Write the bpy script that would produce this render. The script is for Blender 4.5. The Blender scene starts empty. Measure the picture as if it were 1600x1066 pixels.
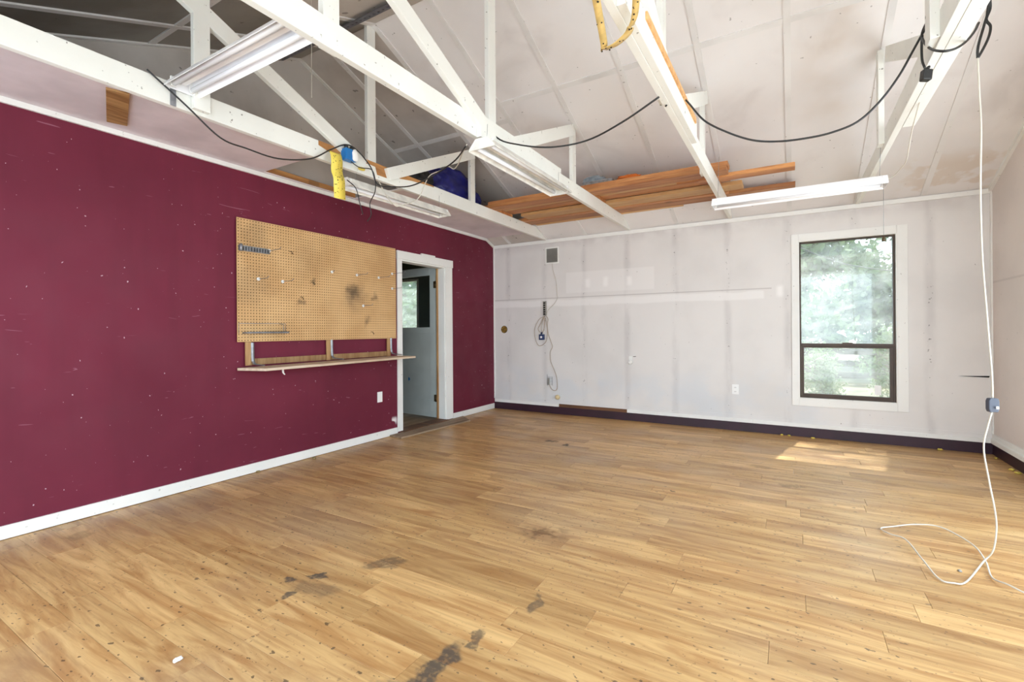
import bpy, bmesh, math, random
from mathutils import Vector, Matrix, noise as mnoise
C = bpy.context
S = C.scene
COL = S.collection
random.seed(11)
PI = math.pi

# ------------------------------------------------------------------ camera, sky, sun, exposure
cam_d = bpy.data.cameras.new('camera')
cam = bpy.data.objects.new('camera', cam_d)
COL.objects.link(cam)
cam_d.sensor_width = 36.0
cam_d.lens = 737.0 * 36.0 / 1600.0
cam_d.shift_y = -16.5 / 1600.0
cam_d.clip_start = 0.03
cam.matrix_world = (Matrix.Translation((0, 0, 1.2)) @ Matrix.Rotation(math.radians(30.72), 4, 'Z')
                    @ Matrix.Rotation(math.radians(90), 4, 'X') @ Matrix.Rotation(math.radians(-0.41), 4, 'Z'))
S.camera = cam

SKY_STRENGTH = 4.6
w = bpy.data.worlds.new('sky')
S.world = w
w.use_nodes = True
wn = w.node_tree
wn.nodes['Background'].inputs['Strength'].default_value = SKY_STRENGTH
wn.nodes['Background'].inputs['Color'].default_value = (0.83, 0.965, 1.08, 1)

sun_d = bpy.data.lights.new('sun', 'SUN')
sun_d.energy = 12.0
sun_d.angle = math.radians(1.2)
sun_d.color = (1.0, 0.95, 0.86)
sun = bpy.data.objects.new('sun', sun_d)
COL.objects.link(sun)
sun.rotation_euler = Vector((-0.19, -1.0, -1.65)).to_track_quat('-Z', 'Y').to_euler()
sun.location = (2, 12, 12)


def portal(loc, rot, sx, sy):
    d = bpy.data.lights.new('sky_portal', 'AREA')
    d.shape = 'RECTANGLE'
    d.size = sx
    d.size_y = sy
    d.cycles.is_portal = True
    o = bpy.data.objects.new('sky_portal', d)
    COL.objects.link(o)
    o.location = loc
    o.rotation_euler = rot


portal((-1.1, -0.54, 1.22), (PI / 2, 0, 0), 5.2, 2.42)          # unseen front opening, widened to let in light, faces +Y
portal((1.75, 2.35, 1.2), (PI / 2, 0, PI / 2), 3.9, 2.4)        # unseen right door opening, enlarged for more light, faces -X
portal((0.49, 6.26, 1.3), (-PI / 2, 0, 0), 0.86, 1.74)          # back window, faces -Y
portal((-6.25, 6.26, 1.6), (-PI / 2, 0, 0), 1.5, 1.0)           # window of the next room

S.view_settings.view_transform = 'Standard'
S.view_settings.look = 'None'
S.view_settings.exposure = 0.07
S.view_settings.gamma = 1.0
S.view_settings.use_curve_mapping = False
S.cycles.max_bounces = 10
S.cycles.diffuse_bounces = 7
S.cycles.transparent_max_bounces = 12
S.cycles.sample_clamp_indirect = 6.0
S.cycles.caustics_reflective = False
S.cycles.caustics_refractive = False
S.cycles.use_denoising = True


# ------------------------------------------------------------------ node helper
class NT:
    def __init__(self, name):
        self.m = bpy.data.materials.new(name)
        self.m.use_nodes = True
        self.t = self.m.node_tree
        self.b = self.t.nodes['Principled BSDF']
        self.out = self.t.nodes['Material Output']
        self._pos = None

    def n(self, typ, **kw):
        x = self.t.nodes.new(typ)
        for k, v in kw.items():
            setattr(x, k, v)
        return x

    def put(self, sock, v):
        if isinstance(v, bpy.types.NodeSocket):
            self.t.links.new(v, sock)
        elif isinstance(v, (tuple, list)):
            sock.default_value = tuple(v) + ((1.0,) if len(v) == 3 and sock.type == 'RGBA' else ())
        else:
            sock.default_value = v

    def math(self, op, a, b=0.0, c=None):
        x = self.n('ShaderNodeMath', operation=op)
        self.put(x.inputs[0], a)
        self.put(x.inputs[1], b)
        if c is not None:
            self.put(x.inputs[2], c)
        return x.outputs[0]

    def pos(self):
        if self._pos is None:
            g = self.n('ShaderNodeNewGeometry')
            s = self.n('ShaderNodeSeparateXYZ')
            self.t.links.new(g.outputs['Position'], s.inputs[0])
            self._pos = (g.outputs['Position'], s.outputs[0], s.outputs[1], s.outputs[2])
        return self._pos

    def objc(self):
        return self.n('ShaderNodeTexCoord').outputs['Object']

    def vec(self, x, y, z):
        c = self.n('ShaderNodeCombineXYZ')
        for i, v in enumerate((x, y, z)):
            self.put(c.inputs[i], v)
        return c.outputs[0]

    def vmath(self, op, a, b):
        x = self.n('ShaderNodeVectorMath', operation=op)
        self.put(x.inputs[0], a)
        self.put(x.inputs[1], b)
        return x.outputs[0]

    def noise(self, scale, detail=3.0, vec=None, dist=0.0, rough=0.5):
        x = self.n('ShaderNodeTexNoise')
        x.inputs['Scale'].default_value = scale
        x.inputs['Detail'].default_value = detail
        x.inputs['Roughness'].default_value = rough
        x.inputs['Distortion'].default_value = dist
        self.t.links.new(vec if vec is not None else self.pos()[0], x.inputs['Vector'])
        return x.outputs['Fac']

    def step(self, v, lo, hi, a=0.0, b=1.0):
        x = self.n('ShaderNodeMapRange')
        x.interpolation_type = 'SMOOTHSTEP'
        self.put(x.inputs['Value'], v)
        x.inputs['From Min'].default_value = lo
        x.inputs['From Max'].default_value = hi
        x.inputs['To Min'].default_value = a
        x.inputs['To Max'].default_value = b
        return x.outputs[0]

    def mix(self, f, a, b, mode='MIX'):
        x = self.n('ShaderNodeMix', data_type='RGBA', blend_type=mode)
        self.put(x.inputs[0], f)
        self.put(x.inputs[6], a)
        self.put(x.inputs[7], b)
        return x.outputs[2]

    def mul(self, a, b):
        return self.math('MULTIPLY', a, b)

    def mx(self, a, b):
        return self.math('MAXIMUM', a, b)

    def box(self, u, v, u0, u1, v0, v1, s=0.02):
        a = self.mul(self.step(u, u0 - s, u0 + s), self.step(u, u1 - s, u1 + s, 1.0, 0.0))
        b = self.mul(self.step(v, v0 - s, v0 + s), self.step(v, v1 - s, v1 + s, 1.0, 0.0))
        return self.mul(a, b)

    def bump(self, h, strength=0.2, dist=0.01):
        x = self.n('ShaderNodeBump')
        x.inputs['Strength'].default_value = strength
        x.inputs['Distance'].default_value = dist
        self.put(x.inputs['Height'], h)
        self.t.links.new(x.outputs[0], self.b.inputs['Normal'])

    def fin(self, col, rough=0.5, metal=0.0, spec=0.5):
        self.put(self.b.inputs['Base Color'], col)
        self.put(self.b.inputs['Roughness'], rough)
        self.b.inputs['Metallic'].default_value = metal
        self.b.inputs['Specular IOR Level'].default_value = spec
        return self.m


def srgb(r, g, b):
    f = lambda c: (c / 255 / 12.92) if c / 255 <= 0.04045 else ((c / 255 + 0.055) / 1.055) ** 2.4
    return (f(r), f(g), f(b))


M = {}


def simple(name, col, rough=0.5, metal=0.0, var=0.12, scale=6.0, spec=0.5):
    t = NT(name)
    n1 = t.noise(scale, 4)
    dark = tuple(c * (1 - var * 2) for c in col)
    c = t.mix(t.step(n1, 0.35, 0.7), col, dark)
    M[name] = t.fin(c, rough, metal, spec)
    return M[name]


# --- white painted timber, chipped, flecked with small dark specks
def painted(name, col, speck=0.5, dirt=0.25):
    t = NT(name)
    p = t.pos()[0]
    big = t.step(t.noise(2.2, 5), 0.42, 0.75)
    c = t.mix(t.mul(big, dirt), col, tuple(x * 0.62 for x in col))
    fine = t.step(t.noise(34, 2), 0.70, 0.76)
    c = t.mix(t.mul(fine, speck), c, (0.10, 0.085, 0.06))
    t.bump(t.noise(60, 3), 0.08, 0.004)
    M[name] = t.fin(c, 0.55)
    return M[name]


painted('truss_paint', srgb(236, 237, 231), 0.75, 0.22)
painted('trim_paint', srgb(236, 236, 232), 0.35, 0.18)
simple('door_paint', srgb(196, 206, 204), 0.45, var=0.05, scale=3)
simple('white_plastic', srgb(240, 240, 238), 0.35, var=0.02)
simple('fixture_white', srgb(244, 244, 246), 0.22, var=0.03)
simple('fixture_dirty', srgb(236, 234, 226), 0.35, var=0.12, scale=12)
simple('tube_glass', srgb(240, 242, 246), 0.12, var=0.01)
simple('bronze_frame', srgb(66, 50, 38), 0.42, 0.3, 0.15)
simple('black_rubber', srgb(38, 38, 38), 0.45, var=0.1)
simple('white_cable', srgb(208, 202, 188), 0.4, var=0.05)
simple('beige_cable', srgb(186, 170, 150), 0.45, var=0.08)
simple('grey_metal', srgb(150, 152, 156), 0.4, 0.6, 0.15, 20)
simple('perforated_steel', srgb(118, 118, 128), 0.5, 0.35, 0.12, 12)
simple('dark_hole', srgb(26, 24, 22), 0.8, var=0.1)
simple('brass', srgb(170, 136, 62), 0.5, 0.3, 0.35, 40)
simple('hinge_metal', srgb(92, 78, 56), 0.4, 0.7, 0.2, 20)
simple('blue_plastic', srgb(24, 118, 190), 0.35, var=0.08)
simple('navy_plastic', srgb(30, 50, 92), 0.4, var=0.1)
simple('slate_plastic', srgb(72, 78, 92), 0.4, var=0.1)
simple('blue_nylon', srgb(28, 30, 118), 0.38, var=0.22, scale=9)
simple('black_nylon', srgb(22, 22, 26), 0.5, var=0.15)
simple('cream_foam', srgb(226, 206, 160), 0.7, var=0.1)
simple('grey_cloth', srgb(150, 146, 146), 0.9, var=0.2, scale=30)
simple('blue_grey_cloth', srgb(150, 160, 168), 0.85, var=0.15, scale=20)
simple('orange_cloth', srgb(214, 112, 40), 0.8, var=0.1)
simple('paper_roll', srgb(205, 202, 190), 0.7, var=0.08)
simple('fly_black', srgb(34, 26, 20), 0.5, var=0.1)
simple('yellow_crumb', srgb(220, 196, 90), 0.8, var=0.1)
simple('leaf_dry', srgb(140, 120, 80), 0.8, var=0.2)
simple('grille_grey', srgb(160, 156, 148), 0.5, var=0.1)
simple('concrete', srgb(206, 208, 210), 0.85, var=0.06, scale=2)
simple('dark_purple_paint', srgb(50, 17, 34), 0.5, var=0.18, scale=5)
simple('flypaper', srgb(222, 190, 120), 0.35, var=0.12, scale=25)


def wood(name, c1, c2, axis=0, rough=0.55, scale=1.0, knots=0.4):
    t = NT(name)
    px, py, pz = t.pos()[1:]
    info = t.n('ShaderNodeObjectInfo')
    r = t.mul(info.outputs['Random'], 37.0)
    s = [14.0 * scale] * 3
    s[axis] = 1.1 * scale
    v = t.vec(t.math('MULTIPLY_ADD', px, s[0], r), t.mul(py, s[1]), t.mul(pz, s[2]))
    g = t.noise(1.0, 6, v, 1.2, 0.6)
    c = t.mix(t.step(g, 0.3, 0.7), c1, c2)
    g2 = t.noise(5.0, 3, v, 0.4)
    c = t.mix(t.mul(t.step(g2, 0.5, 0.8), 0.45), c, tuple(x * 0.5 for x in c2))
    br = t.math('MULTIPLY_ADD', info.outputs['Random'], 0.45, 0.78)
    c = t.mix(1.0, c, t.vec(br, br, br), 'MULTIPLY')
    k = t.step(t.noise(3.2, 1), 0.73, 0.77)
    c = t.mix(t.mul(k, knots), c, (0.06, 0.03, 0.015))
    t.bump(g, 0.12, 0.003)
    M[name] = t.fin(c, rough)
    return M[name]


wood('fir_board', srgb(202, 142, 86), srgb(160, 98, 54), 0)
wood('fir_pale', srgb(214, 172, 116), srgb(190, 138, 84), 0)
wood('raw_timber', srgb(182, 132, 78), srgb(140, 92, 48), 1)
wood('strip_timber', srgb(186, 150, 104), srgb(150, 108, 66), 2)
wood('shelf_board', srgb(224, 206, 184), srgb(206, 182, 154), 1, knots=0.1)
wood('patch_timber', srgb(196, 154, 100), srgb(140, 98, 54), 1, scale=1.4)
wood('dusty_plank', srgb(176, 152, 124), srgb(140, 114, 88), 1, 0.7)
wood('brown_plank', srgb(126, 84, 50), srgb(88, 56, 34), 0, 0.6)

# --- burgundy wall
t = NT('burgundy_paint')
px, py, pz = t.pos()[1:]
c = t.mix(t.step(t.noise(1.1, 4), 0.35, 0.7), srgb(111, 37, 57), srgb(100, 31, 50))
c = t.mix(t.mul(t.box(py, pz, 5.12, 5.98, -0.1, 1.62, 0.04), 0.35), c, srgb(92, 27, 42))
streak = t.noise(3.0, 3, t.vec(t.mul(py, 2.0), t.mul(pz, 0.25), 0.0))
c = t.mix(t.mul(t.step(streak, 0.45, 0.75), 0.25), c, srgb(84, 26, 42))
chip = t.step(t.noise(47, 1), 0.78, 0.80)
c = t.mix(t.mul(chip, 0.75), c, srgb(214, 190, 200))
scr = t.noise(2.2, 2, t.vec(t.math('MULTIPLY_ADD', pz, 3.0, t.mul(py, 1.6)), t.mul(pz, 14.0), 0.0), 1.5)
c = t.mix(t.mul(t.step(scr, 0.725, 0.75), 0.28), c, srgb(196, 150, 170))
pat = t.box(py, pz, 3.95, 4.03, 0.13, 0.20, 0.025)
pat = t.mul(pat, t.step(t.noise(9, 2), 0.4, 0.5))
c = t.mix(pat, c, srgb(226, 218, 218))
t.bump(t.noise(45, 4), 0.10, 0.004)
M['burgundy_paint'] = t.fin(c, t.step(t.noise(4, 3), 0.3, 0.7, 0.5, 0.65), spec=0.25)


# --- dirty white drywall of back and side wall
def drywall(name, u_axis, base, studs=True):
    t = NT(name)
    P_ = t.pos()
    u, v = P_[1 + u_axis], P_[3]
    n = t.noise(1.6, 5)
    c = t.mix(t.mul(t.step(n, 0.4, 0.72), 0.30), base, tuple(x * 0.74 for x in base))
    # ghosted stud lines, 61 cm apart
    f = t.math('FRACT', t.math('DIVIDE', t.math('ADD', u, 50.63 + 0.35), 0.61))
    f = t.math('ABSOLUTE', t.math('SUBTRACT', f, 0.5))
    f = t.math('ADD', f, t.mul(t.math('SUBTRACT', t.noise(6, 3), 0.5), 0.06))
    n2 = t.noise(2.5, 4, t.vec(t.mul(u, 3.0), 3.0, t.mul(v, 0.8)))
    if studs:
        st = t.mul(t.step(f, 0.01, 0.11, 1.0, 0.0), t.step(n2, 0.33, 0.66))
        c = t.mix(t.mul(st, 0.23), c, srgb(146, 140, 140))
        dots = t.mul(t.step(f, 0.015, 0.04, 1.0, 0.0), t.step(t.noise(40, 1), 0.70, 0.74))
        c = t.mix(t.mul(dots, 0.6), c, srgb(90, 84, 82))
        wob = t.mul(t.math('SUBTRACT', t.noise(3, 3), 0.5), 0.05)
        vv = t.math('ADD', v, wob)
        uu = t.math('ADD', u, wob)
        joint = t.box(uu, vv, -3.95, -0.28, 1.545, 1.635, 0.012)
        c = t.mix(t.mul(joint, 0.65), c, srgb(240, 238, 236))
        line = t.box(u, v, -3.95, -0.2, 1.655, 1.667, 0.006)
        c = t.mix(t.mul(line, 0.45), c, srgb(150, 142, 140))
        rect = t.box(u, v, -2.75, -1.52, 1.72, 2.01, 0.01)
        c = t.mix(t.mul(rect, 0.45), c, srgb(240, 238, 236))
        for (a, b) in ((-2.42, 1.85), (-2.17, 1.85), (-1.84, 1.85), (-0.12, 1.62)):
            d = t.box(uu, vv, a - 0.03, a + 0.03, b - 0.06, b + 0.06, 0.025)
            c = t.mix(t.mul(d, 0.7), c, srgb(246, 244, 242))
        sc = t.mul(t.box(uu, vv, -3.9, 0.3, 0.13, 0.62, 0.2), t.step(t.noise(2.3, 4), 0.38, 0.62))
        c = t.mix(t.mul(sc, 0.45), c, srgb(206, 214, 222))
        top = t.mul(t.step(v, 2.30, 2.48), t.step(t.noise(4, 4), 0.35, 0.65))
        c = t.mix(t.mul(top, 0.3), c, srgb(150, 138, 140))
    else:
        seam = t.step(t.math('ABSOLUTE', t.math('SUBTRACT', v, 1.62)), 0.004, 0.014, 1.0, 0.0)
        c = t.mix(t.mul(seam, 0.25), c, srgb(160, 150, 146))
    fl = t.step(t.noise(37, 1), 0.775, 0.795)
    c = t.mix(t.mul(fl, 0.6), c, srgb(96, 88, 84))
    t.bump(t.noise(30, 4), 0.10, 0.004)
    M[name] = t.fin(c, 0.6, spec=0.3)


drywall('back_drywall', 0, srgb(226, 223, 220))
drywall('side_drywall', 1, srgb(224, 214, 208), False)

# --- ceiling board, smoke stained
t = NT('ceiling_board')
px, py, pz = t.pos()[1:]
c = t.mix(t.mul(t.step(t.noise(1.0, 5), 0.38, 0.7), 0.25), srgb(234, 231, 230), srgb(196, 190, 188))
soot = t.mul(t.step(t.noise(1.7, 4, None, 0.6), 0.52, 0.78), 0.28)
c = t.mix(soot, c, srgb(160, 150, 145))
leak = t.mul(t.box(px, py, 0.95, 1.6, 5.6, 6.2, 0.12), t.step(t.noise(5, 3), 0.46, 0.56))
c = t.mix(t.mul(leak, 0.35), c, srgb(196, 168, 130))
blot = t.mul(t.box(px, py, -2.95, -2.5, 4.3, 4.9, 0.12), t.step(t.noise(6, 4), 0.44, 0.6))
c = t.mix(t.mul(blot, 0.6), c, srgb(112, 92, 78))
rot = t.mul(t.box(px, py, 0.1, 0.5, 3.75, 4.9, 0.2), t.step(t.noise(1.9, 3), 0.35, 0.65))
c = t.mix(t.mul(rot, 0.3), c, srgb(196, 174, 146))
fl = t.step(t.noise(28, 1), 0.77, 0.79)
c = t.mix(t.mul(fl, 0.5), c, srgb(96, 88, 80))
t.bump(t.noise(22, 4), 0.06, 0.004)
M['ceiling_board'] = t.fin(c, 0.6, spec=0.3)

painted('batten_paint', srgb(230, 228, 226), 0.5, 0.4)
t = NT('dark_grey_board')  # darker grey tone for the leftmost panels of the near slope
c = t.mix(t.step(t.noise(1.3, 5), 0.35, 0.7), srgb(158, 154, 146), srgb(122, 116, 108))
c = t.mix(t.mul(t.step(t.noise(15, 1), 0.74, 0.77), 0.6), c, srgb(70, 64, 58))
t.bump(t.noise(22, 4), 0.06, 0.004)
M['dark_grey_board'] = t.fin(c, 0.65, spec=0.3)
t = NT('pale_grey_board')  # lighter grey tone for other left panels and the gable wall
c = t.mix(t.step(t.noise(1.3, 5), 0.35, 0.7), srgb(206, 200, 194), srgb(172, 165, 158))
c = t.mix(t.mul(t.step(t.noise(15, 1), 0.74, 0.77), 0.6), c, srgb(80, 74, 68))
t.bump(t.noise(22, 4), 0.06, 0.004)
M['pale_grey_board'] = t.fin(c, 0.65, spec=0.3)
# --- strip ceiling (pinkish)
simple('pink_board', srgb(228, 218, 222), 0.6, var=0.10, scale=2.5, spec=0.3)

# --- laminate planks
t = NT('laminate')
pos, px, py, pz = t.pos()
info = t.n('ShaderNodeObjectInfo')
rnd = info.outputs['Random']
r = t.mul(rnd, 91.0)
v1 = t.vec(t.math('MULTIPLY_ADD', px, 1.3, r), t.mul(py, 11.0), r)
g = t.noise(1.0, 6, v1, 1.4, 0.62)
v2 = t.vec(t.math('MULTIPLY_ADD', px, 3.0, r), t.mul(py, 70.0), 0.0)
g2 = t.noise(1.0, 4, v2, 0.5)
c = t.mix(t.step(g, 0.30, 0.72), srgb(214, 178, 124), srgb(168, 124, 76))
c = t.mix(t.mul(t.step(g2, 0.45, 0.8), 0.35), c, srgb(130, 92, 54))
tint = t.n('ShaderNodeValToRGB')
tint.color_ramp.elements[0].color = (0.74, 0.69, 0.62, 1)
tint.color_ramp.elements[1].color = (1.12, 1.10, 1.06, 1)
t.put(tint.inputs[0], rnd)
c = t.mix(0.85, c, t.mix(1.0, c, tint.outputs[0], 'MULTIPLY'))
# traffic greying and grime
gr = t.mul(t.step(t.noise(0.9, 5), 0.45, 0.72), 0.30)
c = t.mix(gr, c, srgb(160, 146, 130))
wx = t.math('MULTIPLY_ADD', t.math('SUBTRACT', t.noise(10, 5), 0.5), 0.15, px)
wy = t.math('MULTIPLY_ADD', t.math('SUBTRACT', t.noise(11.3, 5), 0.5), 0.15, py)


def blob(x, y, rx, ry, ang=0.0, lo=0.6, hi=1.0):
    dx = t.math('SUBTRACT', wx, x)
    dy = t.math('SUBTRACT', wy, y)
    ca, sa = math.cos(ang), math.sin(ang)
    a = t.math('ADD', t.mul(dx, ca / rx), t.mul(dy, sa / rx))
    b = t.math('ADD', t.mul(dx, -sa / ry), t.mul(dy, ca / ry))
    return t.step(t.math('SQRT', t.math('ADD', t.mul(a, a), t.mul(b, b))), lo, hi, 1.0, 0.0)


stain = None
for (x, y, rx, ry, a, k) in ((-1.10, 1.30, 0.055, 0.20, 0.05, 0.85), (-1.16, 1.12, 0.10, 0.10, 0, 0.8), (-1.06, 1.50, 0.03, 0.06, 0, 0.7),
                             (-2.09, 1.42, 0.05, 0.025, 0.3, 0.8), (-2.0, 1.50, 0.045, 0.02, 0.8, 0.85), (-1.98, 1.33, 0.03, 0.05, 0, 0.8),
                             (-1.83, 1.75, 0.13, 0.05, 0.9, 0.55), (-0.98, 1.82, 0.03, 0.09, 0.3, 0.6), (-2.24, 4.60, 0.09, 0.05, 0, 0.7),
                             (-2.04, 4.53, 0.05, 0.06, 0, 0.85), (-3.65, 1.10, 0.09, 0.07, 0, 0.25), (-0.75, 3.61, 0.03, 0.02, 0, 0.8),
                             (-1.92, 1.42, 0.16, 0.06, 0.2, 0.35), (0.0, 4.17, 0.12, 0.03, 0.1, 0.35), (-0.24, 4.62, 0.14, 0.05, 0, 0.25)):
    b_ = t.mul(blob(x, y, rx, ry, a), k)
    stain = b_ if stain is None else t.mx(stain, b_)
stain = t.mul(stain, t.step(t.noise(40, 4), 0.34, 0.52, 0.6, 1.0))
c = t.mix(stain, c, srgb(62, 60, 58))
br = t.mul(blob(-1.27, 2.50, 0.19, 0.15, 0.4, 0.2, 1.1), t.step(t.noise(11, 4), 0.42, 0.6))
c = t.mix(t.mul(br, 0.75), c, srgb(104, 74, 46))
sp = t.mul(t.step(t.noise(27, 2, t.vec(t.mul(px, 1.0), t.mul(py, 1.7), 0.0)), 0.665, 0.69), t.step(t.noise(0.8, 2), 0.34, 0.5))
c = t.mix(t.mul(sp, 0.75), c, srgb(74, 60, 48))
sp2 = t.mul(t.step(t.noise(50, 3), 0.655, 0.69), t.step(t.noise(1.1, 2), 0.38, 0.55))
c = t.mix(t.mul(sp2, 0.65), c, srgb(96, 72, 50))
rr = t.step(t.noise(2.2, 5), 0.3, 0.7, 0.30, 0.46)
t.bump(t.math('ADD', g2, t.mul(g, 0.5)), 0.05, 0.002)
M['laminate'] = t.fin(c, t.math('ADD', rr, t.mul(stain, 0.3)), spec=0.4)

# --- pegboard
t = NT('pegboard')
pos, px, py, pz = t.pos()
c = t.mix(t.step(t.noise(3, 5), 0.3, 0.7), srgb(214, 174, 122), srgb(198, 156, 104))
wy = t.math('MULTIPLY_ADD', t.math('SUBTRACT', t.noise(9, 4), 0.5), 0.22, py)
wz = t.math('MULTIPLY_ADD', t.math('SUBTRACT', t.noise(8, 4), 0.5), 0.22, pz)


def pblob(y, z, r, lo=0.1):
    d = t.math('SQRT', t.math('ADD', t.math('POWER', t.math('SUBTRACT', wy, y), 2.0), t.math('POWER', t.math('SUBTRACT', wz, z), 2.0)))
    return t.step(d, r * lo, r, 1.0, 0.0)


for (y, z, r_, k) in ((3.40, 1.62, 0.13, 0.75), (3.42, 1.58, 0.22, 0.35), (3.68, 1.58, 0.07, 0.55), (3.56, 1.33, 0.06, 0.5),
                      (2.33, 2.04, 0.2, 0.28), (2.30, 1.60, 0.25, 0.25), (2.90, 1.66, 0.04, 0.6), (2.78, 1.50, 0.05, 0.55), (2.85, 1.88, 0.25, 0.15)):
    c = t.mix(t.mul(pblob(y, z, r_), k), c, srgb(72, 58, 42))
M['pegboard'] = t.fin(c, 0.6)

# --- yellow tag paper with flies baked as separate geometry
simple('yellow_paper', srgb(240, 216, 92), 0.5, var=0.05, scale=9)

# --- leaves, bark, glass
t = NT('leaf_green')
n_ = t.n('ShaderNodeObjectInfo')
cc = t.mix(t.noise(1.5, 2), srgb(120, 138, 92), srgb(78, 100, 66))
t.fin(cc, 0.5)
tr = t.n('ShaderNodeBsdfTranslucent')
t.put(tr.inputs[0], (0.16, 0.22, 0.08))
mxs = t.n('ShaderNodeMixShader')
mxs.inputs[0].default_value = 0.4
t.t.links.new(t.b.outputs[0], mxs.inputs[1])
t.t.links.new(tr.outputs[0], mxs.inputs[2])
t.t.links.new(mxs.outputs[0], t.out.inputs[0])
M['leaf_green'] = t.m
simple('bark', srgb(120, 106, 92), 0.9, var=0.25, scale=8)
simple('grass', srgb(104, 100, 80), 0.9, var=0.25, scale=3)
simple('fence_wood', srgb(84, 78, 70), 0.8, var=0.15, scale=5)


def pane_mat(name, dust, col=(0.93, 0.96, 0.95)):
    t = NT(name)
    u = t.pos()
    tp = t.n('ShaderNodeBsdfTransparent')
    t.put(tp.inputs[0], (0.94, 0.97, 0.96))
    gl = t.n('ShaderNodeBsdfGlossy')
    gl.inputs['Roughness'].default_value = 0.04
    df = t.n('ShaderNodeBsdfTranslucent')
    t.put(df.inputs[0], col)
    sm = t.noise(3.0, 6, t.vec(t.mul(u[1], 1.2), 0.0, t.mul(u[3], 2.4)), 1.2)
    fac = t.step(sm, 0.3, 0.72, dust * 0.6, dust * 1.25)
    a = t.n('ShaderNodeMixShader')
    t.put(a.inputs[0], fac)
    t.t.links.new(tp.outputs[0], a.inputs[1])
    t.t.links.new(df.outputs[0], a.inputs[2])
    b = t.n('ShaderNodeMixShader')
    b.inputs[0].default_value = 0.05
    t.t.links.new(a.outputs[0], b.inputs[1])
    t.t.links.new(gl.outputs[0], b.inputs[2])
    t.t.links.new(b.outputs[0], t.out.inputs[0])
    M[name] = t.m


pane_mat('dusty_glass', 0.13)
pane_mat('dirty_glass', 0.12, (0.86, 0.85, 0.80))
pane_mat('door_glass', 0.04)


# ------------------------------------------------------------------ mesh helpers
class MB:
    def __init__(self):
        self.v = []
        self.f = []
        self.smooth = []

    def add(self, vs, fs, smooth=False):
        o = len(self.v)
        self.v += [tuple(x) for x in vs]
        self.f += [tuple(i + o for i in f) for f in fs]
        self.smooth += [smooth] * len(fs)
        return self

    def box(self, x0, x1, y0, y1, z0, z1):
        return self.hexa([(x0, y0, z0), (x1, y0, z0), (x1, y1, z0), (x0, y1, z0), (x0, y0, z1), (x1, y0, z1), (x1, y1, z1), (x0, y1, z1)])

    def hexa(self, p):
        return self.add(p, [(3, 2, 1, 0), (4, 5, 6, 7), (0, 1, 5, 4), (1, 2, 6, 5), (2, 3, 7, 6), (3, 0, 4, 7)])

    def prism(self, poly, axis, a0, a1):
        """poly: list of 2D points, axis: extrusion axis ('X' -> poly is (y,z), 'Y' -> (x,z), 'Z' -> (x,y))"""
        n = len(poly)
        mk = {'X': lambda p, a: (a, p[0], p[1]), 'Y': lambda p, a: (p[0], a, p[1]), 'Z': lambda p, a: (p[0], p[1], a)}[axis]
        vs = [mk(p, a0) for p in poly] + [mk(p, a1) for p in poly]
        fs = [tuple(range(n))[::-1], tuple(range(n, 2 * n))]
        fs += [(i, (i + 1) % n, n + (i + 1) % n, n + i) for i in range(n)]
        return self.add(vs, fs)

    def beam(self, p, q, w, h, side=(1, 0, 0)):
        """bar from p to q; w along `side`, h perpendicular to both"""
        p, q = Vector(p), Vector(q)
        d = (q - p).normalized()
        s = Vector(side)
        s = (s - d * s.dot(d)).normalized() * (w / 2)
        u = d.cross(s).normalized() * (h / 2)
        vs = [p - s - u, p + s - u, p + s + u, p - s + u, q - s - u, q + s - u, q + s + u, q - s + u]
        return self.add(vs, [(0, 1, 2, 3), (7, 6, 5, 4), (0, 4, 5, 1), (1, 5, 6, 2), (2, 6, 7, 3), (3, 7, 4, 0)])

    def tube(self, pts, r, seg=8, caps=True, closed=False):
        pts = [Vector(p) for p in pts]
        n = len(pts)
        rings = []
        up = Vector((0, 0, 1))
        prev = None
        for i, p in enumerate(pts):
            a = pts[max(i - 1, 0)]
            b = pts[min(i + 1, n - 1)]
            d = (b - a).normalized()
            if prev is None:
                s = d.cross(up)
                if s.length < 0.05:
                    s = d.cross(Vector((1, 0, 0)))
            else:
                s = prev - d * prev.dot(d)
            s.normalize()
            prev = s
            u = d.cross(s)
            rr = r[i] if isinstance(r, (list, tuple)) else r
            rings.append([p + (s * math.cos(2 * PI * k / seg) + u * math.sin(2 * PI * k / seg)) * rr for k in range(seg)])
        vs = [v for ring in rings for v in ring]
        fs = []
        for i in range(n - 1):
            for k in range(seg):
                k2 = (k + 1) % seg
                fs.append((i * seg + k, i * seg + k2, (i + 1) * seg + k2, (i + 1) * seg + k))
        self.add(vs, fs, True)
        if caps:
            o = len(self.v) - len(vs)
            self.f.append(tuple(o + k for k in range(seg))[::-1])
            self.f.append(tuple(o + (n - 1) * seg + k for k in range(seg)))
            self.smooth += [False, False]
        return self

    def disc(self, c, axis, r, t, seg=20):
        c = Vector(c)
        a = Vector(axis).normalized() * (t / 2)
        return self.tube([c - a, c + a], r, seg)

    def build(self, name, mat, parent=None, bevel=0.0, matrix=None):
        me = bpy.data.meshes.new(name)
        me.from_pydata(self.v, [], self.f)
        bm = bmesh.new()
        bm.from_mesh(me)
        bmesh.ops.recalc_face_normals(bm, faces=bm.faces)
        bm.to_mesh(me)
        bm.free()
        me.polygons.foreach_set('use_smooth', self.smooth)
        me.materials.append(M[mat])
        me.update()
        o = bpy.data.objects.new(name, me)
        COL.objects.link(o)
        if matrix is not None:
            o.matrix_world = matrix
        if parent is not None:
            o.parent = parent
        if bevel:
            b = o.modifiers.new('bevel', 'BEVEL')
            b.width = bevel
            b.segments = 2
            b.limit_method = 'ANGLE'
        return o


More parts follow.
